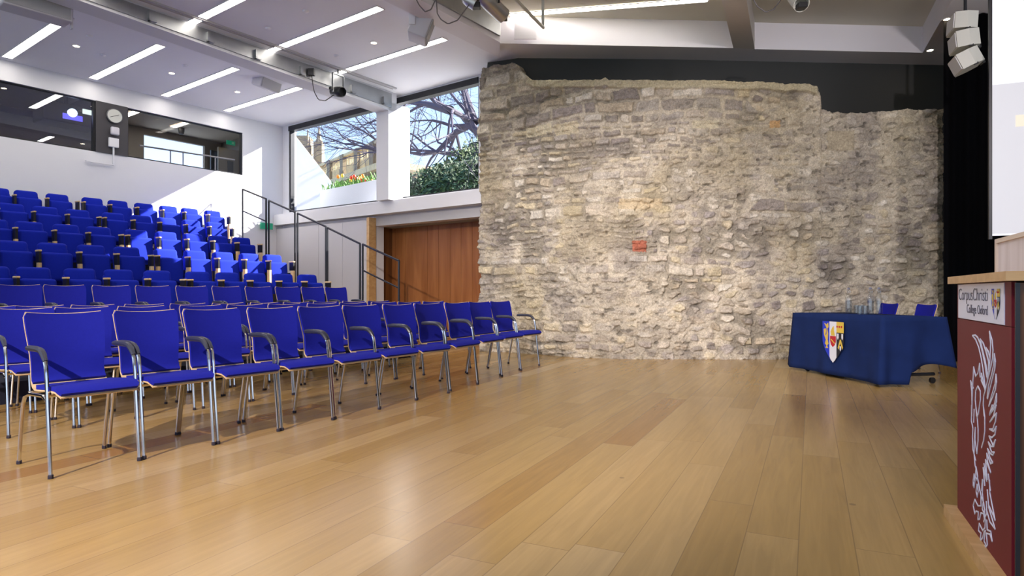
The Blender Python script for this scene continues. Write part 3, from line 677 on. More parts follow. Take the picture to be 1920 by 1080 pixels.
st = [A_([(205,175),(235,170),(262,195),(290,260),(320,380),(345,500),(365,640)]),A_([(205,175),(240,220),(275,310),(300,420),(320,540),(345,740),(350,790)]),A_([(290,215),(325,260),(355,350),(380,450),(395,520)]),
A_([(290,215),(315,330),(345,450),(365,560),(375,650)]),A_([(355,310),(385,360),(402,430)]),A_([(355,310),(370,390),(385,470),(385,560)]),A_([(395,130),(425,230),(435,340),(430,440),(405,560),(380,660),(350,790)]),
A_([(395,130),(408,260),(405,400),(395,540),(370,660)]),A_([(450,380),(462,470),(455,560),(430,660),(400,780),(375,885)]),A_([(450,380),(445,500),(420,620),(385,740),(370,880)]),A_([(468,610),(475,700),(462,790),(430,880),(390,970)]),
A_([(468,610),(460,720),(430,820),(388,970)]),A_([(475,830),(475,920),(450,1000),(395,1070)]),A_([(475,830),(455,940),(400,1065)]),A_([(182,685),(205,740),(212,770)]),A_([(217,530),(212,640),(205,760),(200,900),(195,1080)]),
A_([(217,530),(240,635),(265,600),(285,490),(290,640),(305,635),(303,680),(330,740),(350,790)]),A_([(182,685),(195,800),(198,950),(192,1080)]),A_([(250,1080),(235,900),(240,800),(265,745),(292,800),(293,900),(270,1060)]),
A_([(350,790),(330,860),(325,960),(335,1080)]),A_([(305,600),(345,790)]),
B_([(218,0),(215,200),(235,290),(228,400),(235,560),(270,700)]),B_([(270,0),(290,160),(300,300),(300,450),(285,610),(262,440),(265,280),(255,400),(250,620)]),B_([(320,0),(290,160)]),B_([(365,0),(385,150),(385,330),(370,450),(345,535)]),
B_([(250,50),(245,215)]),B_([(250,620),(262,760),(275,810),(290,900),(320,1080)]),
B_([(480,0),(445,120),(530,0),(500,130),(450,215),(535,100),(520,210),(490,300),(445,300),(500,330),(530,270),(515,370),(480,410),(440,390),(490,510),(520,440),(500,520),(465,520),(430,465),(470,590),(505,595),(490,630),(455,610),(420,550),(450,660),(485,725),(460,740),(410,610),(420,720),(460,850),(395,690),(415,940),(375,740),(410,960),(365,790),(385,1015)]),
B_([(275,780),(265,900),(280,945),(295,900),(275,780)]),B_([(250,870),(238,960),(250,1040),(260,960),(250,870)]),B_([(430,870),(455,1080)]),B_([(355,940),(345,1080)]),
C2([(212,0),(212,60),(222,85),(230,30)]),C2([(255,50),(245,130),(257,190),(268,130),(255,50)]),C2([(265,0),(300,180),(330,260),(340,330),(345,450)]),C2([(320,0),(315,150),(325,250),(315,330),(340,380)]),
C2([(300,290),(265,290),(232,220),(212,290),(230,380),(245,350),(270,360),(265,445),(285,440),(300,370),(330,380),(340,450)]),C2([(300,190),(300,290)]),C2([(360,240),(365,380),(330,470)]),C2([(370,110),(385,280),(440,400),(458,455),(400,150),(395,0)]),
C2([(360,330),(400,470),(458,550),(385,300)]),C2([(350,440),(345,540),(320,570),(280,490),(272,570),(300,600),(290,690),(320,650),(335,590),(350,570),(335,690),(350,720),(340,785),(370,730),(362,600),(400,610),(425,690),(410,580),(370,560),(365,450)])]
eb = MB()
for L in st:
    n_ = len(L)
    for a, b_ in zip(L, L[1:]):
        d = Vector((b_.x-a.x, b_.z-a.z)); l = d.length
        if l < 1e-5: continue
        p = Vector((-d.y, d.x))/l*.0028; e_ = d/l*.0012; o1 = -.0022*yl; o0 = -.0*yl
        q4 = [(a.x-e_.x+p.x, a.z-e_.y+p.y), (a.x-e_.x-p.x, a.z-e_.y-p.y), (b_.x+e_.x-p.x, b_.z+e_.y-p.y), (b_.x+e_.x+p.x, b_.z+e_.y+p.y)]
        eb.add([(x, o0, z) for x, z in q4]+[(x, o1, z) for x, z in q4], [(0, 1, 2, 3), (7, 6, 5, 4), (0, 4, 5, 1), (1, 5, 6, 2), (2, 6, 7, 3), (3, 7, 4, 0)])
tag(eb.build('emblem', linew, r), 'white line emblem of a bird with raised wing')
def text(body, size, wid, x, z, m, parent, space=1.0, off=-.0045, bold=0):
    c = bpy.data.curves.new('lettering', 'FONT'); c.body = body; c.size = size; c.extrude = .0004; c.space_character = space; c.offset = bold
    o = bpy.data.objects.new('tmp', c); COL.objects.link(o); dg = bpy.context.evaluated_depsgraph_get(); me = bpy.data.meshes.new_from_object(o.evaluated_get(dg))
    COL.objects.unlink(o); bpy.data.objects.remove(o)
    sxx = wid/max(v.co.x for v in me.vertices)
    for v in me.vertices: px_, py_, pz_ = v.co; v.co = (x+px_*sxx, (off)*yl-pz_*yl, z+py_)
    me.materials.append(m); q = bpy.data.objects.new('lettering', me); COL.objects.link(q); q.parent = parent; return q
ink = mat('ink_navy', hexc('3b3d58'), .5)
text('CorpusChristi', .070, .455, .045, .938, ink, sg, 1.02, bold=-.0012); text('College Oxford', .050, .31, .19, .888, ink, sg, 1.02, bold=-.0006)
def shield(parent, cx, z1, wd, h, off, yl_, s0_=1, name='crest'):
    # shield of three upright bands: blue, white, gold over black, with a small red shield
    def outline(t): # half width at height fraction t (0 top)
        return .5*(1 if t < .45 else max(0, 1-((t-.45)/.55)**1.7))
    def bandm(a, b_, t0, t1, m, o, nm):
        q = MB(); N_ = 14; fr = []
        for i_ in range(N_+1):
            t = t0+(t1-t0)*i_/N_; hw = outline(t); l_, r_ = max(a, -hw), min(b_, hw)
            if r_ < l_: l_ = r_ = (a+b_)/2 if abs((a+b_)/2) <= hw+.02 else (l_+r_)/2
            fr.append([(cx+l_*wd*s0_, o*yl_, z1-t*h), (cx+r_*wd*s0_, o*yl_, z1-t*h)])
        bk = [[(p[0], p[1]+.0008*yl_, p[2]) for p in rw] for rw in fr]; return q.grid(fr, bk).build(nm, m, parent)
    gold, wht, red, blk, blu = [CM[k] for k in ('gold', 'white', 'red', 'black', 'blue')]
    bandm(-.5, -.16, 0, 1, blu, off, 'blue_field'); bandm(-.16, .17, 0, 1, wht, off, 'white_field'); bandm(.17, .5, 0, .26, gold, off, 'gold_field'); bandm(.17, .5, .26, 1, blk, off, 'black_field')
    def poly(pts, m, o, nm):
        q = MB(); k = len(pts); vs = [(cx+x*wd*s0_, o*yl_, z1-y*h) for x, y in pts]; vs += [(a, b_+.0008*yl_, c2) for a, b_, c2 in vs]
        q.add(vs, [tuple(range(k)), tuple(range(2*k-1, k-1, -1))]+[(i_, (i_+1) % k, k+(i_+1) % k, k+i_) for i_ in range(k)]); return q.build(nm, m, parent)
    o2 = off-.001
    poly([(-.42, .04), (-.30, .08), (-.22, .03), (-.20, .14), (-.26, .18), (-.22, .30), (-.24, .45), (-.20, .55), (-.27, .60), (-.22, .66), (-.36, .66), (-.30, .60), (-.38, .55), (-.33, .46), (-.42, .34), (-.44, .20), (-.34, .17), (-.32, .24), (-.36, .36), (-.30, .32), (-.30, .16)], gold, o2, 'gold_lion')
    poly([(-.13, .35), (.15, .35), (.15, .48), (.09, .57), (.0, .62), (-.09, .56), (-.13, .46)], red, o2, 'red_shield')
    poly([(-.08, .34), (-.10, .24), (-.02, .14), (.05, .10), (.06, .22), (.10, .34)], gold, o2, 'gold_mitre')
    for k_ in range(3): poly([(.20+.1*k_+.035*math.cos(a), .115+.03*math.sin(a)) for a in np.linspace(0, 2*PI, 9)[:-1]], red, o2, 'red_rose')
    for k_ in (0, 1): poly([(.20+.2*k_, .28), (.27+.2*k_, .28), (.27+.2*k_, .38), (.235+.2*k_, .43), (.20+.2*k_, .38)], wht, o2, 'white_owl')
    poly([(.33, .42), (.37, .42), (.47, .60), (.43, .66), (.35, .50), (.27, .66), (.23, .62)], gold, o2, 'gold_chevron')
    poly([(.32, .58), (.38, .58), (.38, .66), (.35, .70), (.32, .66)], wht, o2, 'white_owl')
    poly([(-.10, .44), (-.07, .42), (.10, .52), (.08, .54)], gold, o2-.0006, 'gold_bar')
CM = dict(gold=mat('crest_gold', hexc('d8b848'), .6), white=mat('crest_white', hexc('dcdce4'), .6), red=mat('crest_red', hexc('b81f2a'), .6), black=mat('crest_black', (.012, .012, .02), .7), blue=mat('crest_blue', hexc('1c35c0'), .6))
cr_ = thing('crest', None, None, (0, 0, 0), 0); cr_.parent = sg; cr_['label'] = 'small three-part shield on the sign'
shield(cr_, .605, .982, .10, .105, -.005, yl)
# desk box on the lectern
r = thing('lectern_box', 'pale wood-fronted desk box standing on the lectern top', 'box', O_+dl*.0+dn*.12+Vector((0, 0, 1.036)), LR)
x0, x1 = .06, .50
lb(x0, x1, .012, .34, 0, .15).build('body', brownw, r)
ply2 = woodmat('ash_grain_panel', 'c9bcb8', 'e3dada', .4, 2, 4)
lb(x0+.02, x1-.02, .004, .012, 0, .135).build('front_panel', ply2, r)
f = MB()
for a in ((x0, x0+.02, 0, .152), (x1-.02, x1, 0, .152), (x0+.02, x1-.02, .135, .152)): 
    ya, yb = sorted((-.004*yl, .012*yl)); f.box(a[0], a[1], ya, yb, a[2], a[3])
f.build('frame', mat('pale_ash', hexc('dccbb8'), .45), r)
p0 = O_+dn*.25+Vector((0, 0, 1.036+.152))
cb = MB().tube([p0+dl*.10+Vector((0, 0, .012)), p0+dl*.2+Vector((0, 0, .012)), p0+dl*.32+Vector((0, 0, .02)), p0+dl*.42+Vector((0, 0, .035)), p0+dl*.5+Vector((0, 0, .03)), p0+dl*.6+Vector((0, 0, -.0)), p0+dl*.7+Vector((0, 0, -.10))], .006, 8)
tag(cb.build('black_cable', black, smooth=True), 'black cable looping over the desk box on the lectern', 'cable')
mb = MB().rbox(.0, .07, -.03, .03, 0, .022, .006, 2); rr = thing('microphone_base', 'small black microphone base on top of the desk box', 'microphone', p0+dl*.07, LR)
mb.build('base', black, rr)
# ------------------------------------------------------------------ table
TC = Vector((3.77, 6.37, 0)); ta = Vector((-.162, .987, 0)); tb = Vector((.987, .162, 0)); TLn, TW, TH_ = 1.51, .74, .715
TR_ = math.atan2(ta.y, ta.x)          # local x along the front, local y = left of it = -tb
r = thing('folding_table', 'wheeled folding table hidden under the navy cloth', 'table', TC, TR_)
MB().box(.02, TLn-.02, -TW+.02, -.02, TH_-.035, TH_-.008).build('tabletop', greyp, r)
for x in (.18, TLn-.18):
    lg = MB(); lg.tube([(x, -.33, .10), (x, -.33, TH_-.03)], .025, 8); lg.tube([(x, -.06, .10), (x, -TW-.02, .10)], .018, 8)
    lg = lg.build('leg', blackm, r)
    for y in (-.08, -TW):
        MB().lathe([(.012, -.012), (.032, -.012), (.032, .012), (.012, .012)], 14, (x, y, .034), Matrix.Rotation(PI/2, 4, 'Y')).build('caster', black, lg, smooth=True)
navy = mat('navy_cloth', hexc('172855'), .95, spec=.15, noise=.35, scale=4, bump=.5)
# cloth as one draped sheet: parameter (p across the perimeter)
top_ = []; per = []
def edgepts():
    L = []
    n1, n2 = 44, 26
    for i_ in range(n1): L.append((TLn*i_/n1, 0.0, 0, -1, 'f'))           # front edge from the near corner to the far one
    for i_ in range(n2): L.append((TLn, -TW*i_/n2, 1, 0, 'e'))
    for i_ in range(n1): L.append((TLn-TLn*i_/n1, -TW, 0, 1, 'b'))
    for i_ in range(n2): L.append((0.0, -TW+TW*i_/n2, -1, 0, 'n'))
    return L
E = edgepts(); nE = len(E); rowsC = []
hem = []
for i_, (x, y, ox, oy, side) in enumerate(E):
    if side == 'f': h = .035
    elif side == 'e': h = .06
    elif side == 'b': h = .28
    else:
        t = (y+TW)/TW; h = .03 if t > .62 else .19+.04*math.sin(t*7)
    hem.append(h)
drops = 12
for j in range(drops+1):
    f = j/drops; ring = []
    for i_, (x, y, ox, oy, side) in enumerate(E):
        nx_, ny_ = (0, 1) if side == 'f' else (1, 0) if side == 'e' else (0, -1) if side == 'b' else (-1, 0)
        z = TH_*(1-f)+hem[i_]*f
        out = .006+.012*f
        if side == 'f': wv = .012*f*math.sin(x*9+.6)+.03*f*math.exp(-((x-.0)/.12)**2)+.006*f*math.sin(x*23)
        elif side == 'n': t = (y+TW)/TW; wv = .035*f*math.sin(t*11+1.0)
        else: wv = .02*f*math.sin((x+y)*14)
        # corners gather outward
        dc = min(math.hypot(x-cx, y-cy) for cx, cy in ((0, 0), (TLn, 0), (TLn, -TW), (0, -TW))); g = math.exp(-(dc/.07)**2)*f
        cxn = -1 if x < TLn/2 else 1; cyn = 1 if y > -TW/2 else -1
        gx, gy = (cxn*.05*g, cyn*.02*g); 
        if x < TLn/2 and y < -TW/2: gx, gy = -.04*g, -.04*g; 
        if x < TLn/2 and y > -TW/2: gx, gy = -.03*g, .0
        ring.append((x+nx_*(out+wv)+gx, y+ny_*(out+wv)+gy, z))
    rowsC.append(ring)
vs = [p for rg in rowsC for p in rg]; fs = [(j*nE+i_, j*nE+(i_+1) % nE, (j+1)*nE+(i_+1) % nE, (j+1)*nE+i_) for j in range(drops) for i_ in range(nE)]
fs.append(tuple(range(nE)))
cl = thing('tablecloth', 'navy blue cloth with a shield crest draped over the table', 'tablecloth', TC, TR_)
q = MB(); q.add(vs, fs); oc = q.build('cloth', navy, cl, smooth='all', fix=True)
sm = oc.modifiers.new('thickness', 'SOLIDIFY'); sm.thickness = .003
def TP(x, y):
    t = (x-960)/F; s = (TC.x-t*TC.y)/(t*ta.y-ta.x); d = TC.y+s*ta.y; return s, HC+(HZ-y)/F*d
sl, _ = TP(1548, 600); sr, ztop_ = TP(1588, 603); _, zb_ = TP(1568, 680)
ck = thing('crest', None, None, (0, 0, 0), 0); ck.parent = cl; ck['label'] = 'three-part shield in blue, white, gold and black'
class FlipY: pass
shield(ck, (sl+sr)/2, ztop_-.005, abs(sl-sr), ztop_-zb_, .046, 1, -1) if 0 else None
_old = yl
def shield_table():
    shield(ck, (sl+sr)/2, TP(1568, 603)[1], abs(sl-sr), TP(1568, 603)[1]-zb_, -.040, -1, -1)
shield_table()
# ------------------------------------------------------------------ bottles and tumblers on the table
bglass = glassmat('clear_bottle_glass', .10, (.93, .95, .96), .03)
darkgl = mat('dark_bottle_back', (.03, .04, .07), .15)
def bottle(x, ybase, lab):
    d = (HC-TH_)*F/(ybase-HZ); loc = Vector(((x-960)/F*d, d, TH_+.002))
    r = thing('swing_top_bottle', lab, 'bottle', loc, 0, 'water bottles on the table')
    pr = [(.030, 0), (.0375, .006), (.0375, .175), (.035, .195), (.022, .228), (.0155, .25), (.0145, .275), (.0165, .278), (.0165, .287), (.013, .289)]
    MB().lathe(pr, 20).build('bottle_body', bglass, r, smooth=True)
    MB().lathe([(.034, .006), (.0345, .155), (.0, .156)], 18).build('water', glassmat('water', .06, (.86, .89, .93), 0) if 'water' not in WM else WM['water'], r, smooth=True)
    MB().lathe([(.011, .288), (.014, .292), (.013, .304), (.007, .309)], 12).build('stopper', mat('stopper_ceramic', hexc('77788a'), .3) if 'st' not in WM else WM['st'], r, smooth=True)
    MB().tube([(.016, 0, .245), (.021, 0, .268), (.014, 0, .300), (-.014, 0, .300), (-.021, 0, .268), (-.016, 0, .245)], .0016, 6).build('wire_clip', chrome, r)
WM = {}
WM['water'] = glassmat('water', .06, (.86, .89, .93), 0); WM['st'] = mat('stopper_ceramic', hexc('77788a'), .3)
bottle(1591, 588, 'clear swing-top water bottle standing left of the tumblers'); bottle(1632, 590, 'clear swing-top water bottle just right of the tumblers, middle of three'); bottle(1648, 590, 'clear swing-top water bottle furthest right of the three')
gl = None
for i, (x, y) in enumerate([(1606, 588), (1616, 587), (1612, 590.5), (1622, 590)]):
    d = (HC-TH_)*F/(y-HZ); loc = Vector(((x-960)/F*d, d, TH_+.002)); q = MB().lathe([(.026, 0), (.031, .004), (.034, .098), (.0325, .098), (.029, .006), (0, .006)], 18)
    q.v = [tuple(Vector(p)+loc) for p in q.v]
    tag(q.build('tumbler', bglass, smooth=True), 'clear glass tumbler in the cluster between the water bottles', 'glass', 'tumblers on the table')
# ------------------------------------------------------------------ ceiling lights
def strip_light(a, b, wd, lab, z=CEIL, grp='recessed strip lights of the seating bay ceiling'):
    a, b = Vector((a[0], a[1], 0)), Vector((b[0], b[1], 0)); d = b-a; L = d.length; r = thing('strip_light', lab, 'ceiling light', a+Vector((0, 0, z)), math.atan2(d.y, d.x), grp)
    MB().box(0, L, -wd/2, wd/2, -.006, -.001).build('diffuser', emitw, r)
    f = MB(); e = .012; f.box(-e, 0, -wd/2-e, wd/2+e, -.010, 0); f.box(L, L+e, -wd/2-e, wd/2+e, -.010, 0); f.box(0, L, -wd/2-e, -wd/2, -.010, 0); f.box(0, L, wd/2, wd/2+e, -.010, 0)
    f.build('trim_frame', white, r)
for k, (u, lab) in enumerate([(3.39, 'long white ceiling strip light nearest the left edge, over the raked seats'), (4.63, 'ceiling strip light second from the left over the raked seats'), (5.86, 'ceiling strip light third from the left over the raked seats'), (7.12, 'ceiling strip light over the raked seats nearest the window wall')]):
    strip_light(W(u, 12.66), W(u, 10.12), .13, lab)
for u, lab in [(4.5, 'strip light crossing the top edge of the photo in the middle bay'), (5.76, 'long strip light in the middle bay pointing at the first beam'), (7.04, 'middle bay strip light that ends below the hanging grey speaker')]:
    strip_light(W(u, 8.63), W(u, 6.40), .12, lab, grp='strip lights of the middle bay')
    strip_light(W(u, 8.98-.04), W(u, 8.73), .11, lab.replace('long strip', 'short strip').replace('strip light', 'short stub of strip light') if 'short' not in lab else lab, grp='short stubs of the middle bay strip lights')
strip_light(ATZ(957, 30, 5.2), ATZ(1327, 1, 5.2), .11, 'long strip light in the recessed ceiling above the ruined wall', 5.215, 'coffer strip lights')
# more strips added along the unseen part of the room to raise its light
for u in (.9, 2.15): strip_light(W(u, 12.66), W(u, 10.12), .13, 'added ceiling strip light over the raked seats beyond the left edge', grp='added strip lights beyond the left edge')
for u in (-.5, .75, 2.0, 3.25): strip_light(W(u, 8.63), W(u, 6.40), .12, 'added middle bay ceiling strip light outside the photo', grp='added strip lights outside the photo')
for u, v in ((2.2, 4.0), (-.3, 3.6), (3.5, .8), (.5, .8)): strip_light(W(u, v+1.1), W(u, v-1.1), .12, 'added stage coffer strip light outside the photo', 5.215, 'added coffer strip lights outside the photo')
dlp = None
for i, (x, y, lab, mt) in enumerate([(143, 86, 'small round downlight at left between two strip lights', emitw2), (322, 137, 'small round downlight between the second and third strip lights', emitw2), (445, 172, 'small round downlight near the pale ceiling speaker', emitw2),
        (701, 80, 'small round downlight in the middle bay', emitw2), (1776, 36, 'warm round downlight in the soffit beside the speaker stack, upper', emitw2), (1744, 94, 'warm round downlight in the soffit beside the speaker stack, lower', emitw2)]):
    p = ATZ(x, y, CEIL); r = thing('downlight', lab, 'ceiling light', p, 0, 'round recessed downlights')
    MB().lathe([(.0, -.004), (.042, -.004), (.042, -.001), (0, -.001)], 16).build('lamp', mt, r); MB().lathe([(.042, -.001), (.060, -.001), (.060, -.007), (.044, -.007), (.042, -.001)], 16, caps=False).build('trim_ring', white, r)
for x, y, lab in [(168, 67, 'white disc smoke detector at left on the seating ceiling'), (193, 102, 'small ceiling camera dome at left'), (347, 122, 'small white ceiling disc between the second and third strip lights'), (503, 52, 'flat white ceiling disc near the short strip light'), (573, 20, 'small ceiling disc high in the middle bay'), (631, 104, 'white ceiling disc above the black spotlight')]:
    p = ATZ(x, y, CEIL); r = thing('ceiling_sensor', lab, 'sensor', p, 0); MB().lathe([(0, -.028), (.028, -.025), (.042, -.012), (.044, 0), (0, 0)], 16).build('dome', whitec, r, smooth=True)
# brackets on the steel face of the first beam
for i, u in enumerate((3.9, 4.7, 5.45, 6.25, 7.3, 8.05)):
    z = 4.79-(u+3)*.0265; q = MB(); q.uv(u, u+.03, 8.85, 8.905, z+.0, z+.14); q.uv(u, u+.10, 8.85, 8.905, z, z+.03); tag(q.build('beam_bracket', steel), 'small steel bracket on the mirror-like face of the seating beam', 'bracket', 'steel brackets of the seating beam')
# ------------------------------------------------------------------ hanging speakers and stage lights
def box_from_px(x0, y0, x1, y1, d): a = PX(x0, y1, d); b = PX(x1, y0, d); return a, b
r = thing('hanging_speaker', 'grey box loudspeaker tilted down beside the second beam', 'speaker', PX(790, 50, 8.6), RZ+.75)
M = Matrix.Rotation(.35, 4, 'X')
MB().rbox(-.17, .17, -.13, .13, -.19, .17, .02, 3, M).build('cabinet', spk, r, smooth=True); MB().rbox(-.155, .155, -.142, -.13, -.175, .155, .004, 2, M).build('grille', spkg, r)
q = MB(); q.box(-.19, -.172, -.04, .04, -.05, .42); q.box(-.19, .0, -.04, .04, .40, .42); q.v = [(x, y+.12, z) for x, y, z in q.v]; q.build('bracket', white, r)
r = thing('ceiling_speaker', 'pale grey wedge speaker under the ceiling behind the first beam', 'speaker', PX(500, 157, 11.4), RZ+.25)
MB().rbox(-.24, .24, -.12, .12, -.10, .12, .03, 3, Matrix.Rotation(.3, 4, 'X')).build('cabinet', spk, r, smooth=True); MB().lathe([(.02, .1), (.02, .42)], 8).build('bracket', white, r)
MB().rbox(-.225, .225, -.128, -.116, -.085, .105, .004, 2, Matrix.Rotation(.3, 4, 'X')).build('grille', spkg, r)
r = thing('ceiling_speaker', 'large pale speaker box at the top left corner of the photo', 'speaker', PX(66, 12, 7.9), RZ-.05)
MB().rbox(-.36, .36, -.15, .15, -.12, .18, .02, 3).build('cabinet', spk, r, smooth=True); q = MB(); q.box(.38, .40, -.03, .03, -.16, .36); q.build('bracket', spk, r)
q = MB(); q.box(-.34, .34, -.158, -.15, -.10, .16); q.build('grille', spkg, r)
# line array at right
arr = Vector((5.42, 7.55, 0)); r = thing('line_array_speaker', 'white three-box line array speaker hanging at upper right', 'speaker', PX(1810, 88, 7.6), 0)
r.rotation_euler = (0, 0, -.35); r.matrix_basis = Matrix.Translation(r.location)@Matrix.Rotation(-.35, 4, 'Z')
awhite = mat('speaker_white', (.60, .60, .54), .5)
yy, zz = 0, .36
for k, (ang, dx_) in enumerate([(-.06, -.03), (.10, 0), (.42, .03)]):
    Mk = Matrix.Translation((dx_*.6, 0, .28-.215*k-(.02 if k == 2 else 0)))@Matrix.Rotation(-ang, 4, 'Y')
    pr = [(-.13, -.10), (.0, -.11), (.11, -.085), (.11, .085), (.0, .11), (-.13, .10)]
    q = MB(); pts = [Mk@Vector((x, y*1.55, s)) for s in (-.098, .098) for x, y in pr]; n6 = 6
    q.add(pts, [tuple(range(5, -1, -1)), tuple(range(6, 12))]+[(i_, (i_+1) % 6, 6+(i_+1) % 6, 6+i_) for i_ in range(6)])
    bx_ = q.build('speaker_box', awhite, r)
    q = MB(); q.rbox(-.142, -.13, -.14, .14, -.088, .088, .004, 2, Mk); q.build('grille', mat('grille_white', (.66, .66, .66), .5) if 'grille_white' not in MATS else MATS['grille_white'], bx_)
    q = MB(); q.rbox(.11, .14, -.05, .05, -.12, -.08, .004, 2, Mk); q.rbox(-.02, .03, -.165, -.15, -.112, -.09, .002, 1, Mk); q.build('link_bracket', black, bx_)
MB().tube([(.0, 0, .38), (.0, 0, .52), (.0, 0, .75)], .018, 8).build('hanging_chain', blackm, r)
# moving light on the first beam
r = thing('stage_spotlight', 'black spotlight on a silver clamp below the seating beam', 'stage light', ATV(634, 172, 8.75), RZ)
q = MB(); Mx = Matrix.Rotation(-PI/2+.25, 4, 'X')
q.lathe([(.02, -.16), (.075, -.14), (.09, 0), (.092, .10), (.075, .12), (.07, .06), (0, .055)], 20, (0, 0, 0), Matrix.Rotation(PI/2+.2, 4, 'X')); q.build('lamp_housing', black, r, smooth=True)
q = MB(); q.box(-.12, -.105, -.02, .02, -.03, .30); q.box(.105, .12, -.02, .02, -.03, .30); q.box(-.12, .12, -.02, .02, .28, .30); q.tube([(0, 0, .29), (0, 0, .50)], .02, 8); q.build('yoke', steel, r)
q = MB(); q.box(-.17, -.12, -.03, .03, .0, .04); q.box(.12, .15, -.03, .03, .02, .06); q.build('knob', black, r)
pts = [ATV(584, 138, 8.86), ATV(588, 170, 8.86), ATV(597, 187, 8.82), ATV(610, 189, 8.8), ATV(626, 178, 8.76)]
tag(MB().tube(lerp_prof([tuple(p) for p in pts], 16), .008, 6).build('hanging_cable', black, smooth=True), 'thin black cable looping down to the black spotlight', 'cable')
bb = MB(); p = ATV(584, 136, 8.86); bb.box(p.x-.05, p.x+.05, p.y-.04, p.y+.04, p.z-.05, p.z+.06); tag(bb.build('socket_box', black), 'black socket box on the steel beam face feeding the spotlight cable', 'socket box')
mat('silver', (.55, .55, .55), .38, .8)
# silver parcans by the second beam
def parcan(p0, p1, r0, lab):
    p0, p1 = Vector(p0), Vector(p1); d = (p1-p0); L = d.length; Mr = d.to_track_quat('Z', 'Y').to_matrix().to_4x4()
    r = thing('stage_lantern', lab, 'stage light', p0, 0)
    MB().lathe([(r0*.5, 0), (r0*.9, .04), (r0, L*.5), (r0, L), (r0*.9, L), (r0*.85, L*.75), (0, L*.72)], 20, (0, 0, 0), Mr).build('lamp_housing', MATS['silver'] if 'silver' in lab else awhite, r, smooth=True)
    q = MB(); 
    for s in (-1, 1): 
        a = Mr@Vector((s*r0*1.15, 0, L*.55)); q.tube([a, a+Vector((0, 0, .22))], .012, 6)
    q.tube([Mr@Vector((-r0*1.15, 0, L*.55))+Vector((0, 0, .22)), Mr@Vector((r0*1.15, 0, L*.55))+Vector((0, 0, .22))], .012, 6); q.build('yoke', blackm, r)
    q = MB(); e_ = Mr@Vector((0, 0, L)); q.rbox(e_.x-.05, e_.x+.05, e_.y-.05, e_.y+.05, e_.z-.05, e_.z+.01, .01, 2); q.build('front_clip', black, r)
    return r
parcan(PX(897, -14, 7.6), PX(944, 30, 7.9), .10, 'silver stage lantern hanging by the second beam, pointing down right')
parcan(PX(868, -8, 7.4), PX(893, 8, 7.4), .08, 'small silver stage lantern partly cut by the top edge beside the second beam')
parcan(PX(1484, -14, 7.2), PX(1503, 8, 6.9), .085, 'white stage lantern at the top edge right of the stage beam')
tag(MB().tube([PX(960, -8, 7.8), PX(1019, 52, 8.9)], .022, 8).build('lighting_bar', awhite), 'thin pale pole slanting down under the recessed ceiling', 'pole')
tag(MB().tube([ATZ(1018, 50, 4.75)+Vector((0, 0, 0)), ATZ(1018, 50, 4.75)+Vector((0, 0, .45))], .02, 8).build('bar_hanger', awhite), 'short pale hanger holding the slanting pole', 'hanger')
for L, lab in [([(778, -6), (786, 10), (797, 22), (808, 18), (818, -4)], 'thin grey cable loop hanging at the top near the grey speaker, left loop'), ([(818, -4), (817, 20), (826, 36), (840, 45), (858, 38), (880, 8)], 'thin grey cable loop under the second beam, larger right loop'), ([(1411, -4), (1420, 12), (1436, 23), (1450, 18), (1466, -3)], 'thin grey cable loop at the top edge beside the white lantern')]:
    tag(MB().tube(lerp_prof([tuple(PX(x, y, 7.3)) for x, y in L], 18), .007, 6).build('hanging_cable', mat('cable_grey', (.12, .11, .12), .5) if 'cable_grey' not in MATS else MATS['cable_grey'], smooth=True), lab, 'cable')
# access hatch in the coffer wall
hb = PX(985, 54, 9.55); q = MB(); q.box(hb.x-.17, hb.x+.17, hb.y+.035, hb.y+.05, hb.z-.14, hb.z+.14); tag(q.build('access_hatch', MATS['soffit_paint']), 'small square access hatch in the cream recess above the ruin', 'hatch')
# ------------------------------------------------------------------ band: clock, sounder, alarm box, projector
def facing(x, y, v): p = ATV(x, y, v); return p
r = thing('wall_clock', 'round pale wall clock on the dark pier', 'clock', facing(214, 218, 12.82), RZ); Mf = Matrix.Rotation(PI/2, 4, 'X')
MB().lathe([(0, 0), (.135, 0), (.135, .03), (.125, .035), (.12, .03), (0, .03)], 28, (0, 0, 0), Mf).build('case', mat('clock_case', (.12, .12, .12), .4), r)
MB().lathe([(0, .031), (.122, .031), (.122, .033), (0, .033)], 28, (0, 0, 0), Mf).build('dial', mat('clock_dial', (.55, .56, .52), .5), r)
q = MB(); q.box(-.08, .07, -.038, -.034, -.004, .004); q.v = [(p[0], p[1], p[2]+p[0]*.45) for p in q.v]; q.build('hand', black, r)
r = thing('alarm_sounder', 'small grey wedge alarm sounder below the wall clock', 'alarm', facing(214, 247, 12.82), RZ); MB().rbox(-.07, .07, -.07, 0, -.07, .08, .025, 3).build('body', spk, r, smooth=True)
r = thing('control_box', 'white square wall box on the pier with a conduit below', 'switch box', facing(212, 268, 12.82), RZ)
MB().rbox(-.085, .085, -.05, 0, -.085, .085, .01, 2).build('body', white, r); MB().box(-.012, .012, -.03, 0, -.40, -.085).build('conduit', white, r)
MB().box(-.45, .012, -.03, 0, -.42, -.40).build('conduit', white, r)
pj = thing('projector', 'projector with a glowing lens behind the control room glass', 'projector', ATV(135, 212, 13.5), RZ)
MB().rbox(-.45, .45, .0, .55, -.2, .16, .03, 3).build('body', black, pj); MB().lathe([(0, 0), (.075, 0), (.075, .04), (0, .04)], 20, (0, 0, 0), Mf).build('lens', mat('lens_glow', (.1, .1, .1), .2, emit=(.75, .8, 1), es=5), pj)
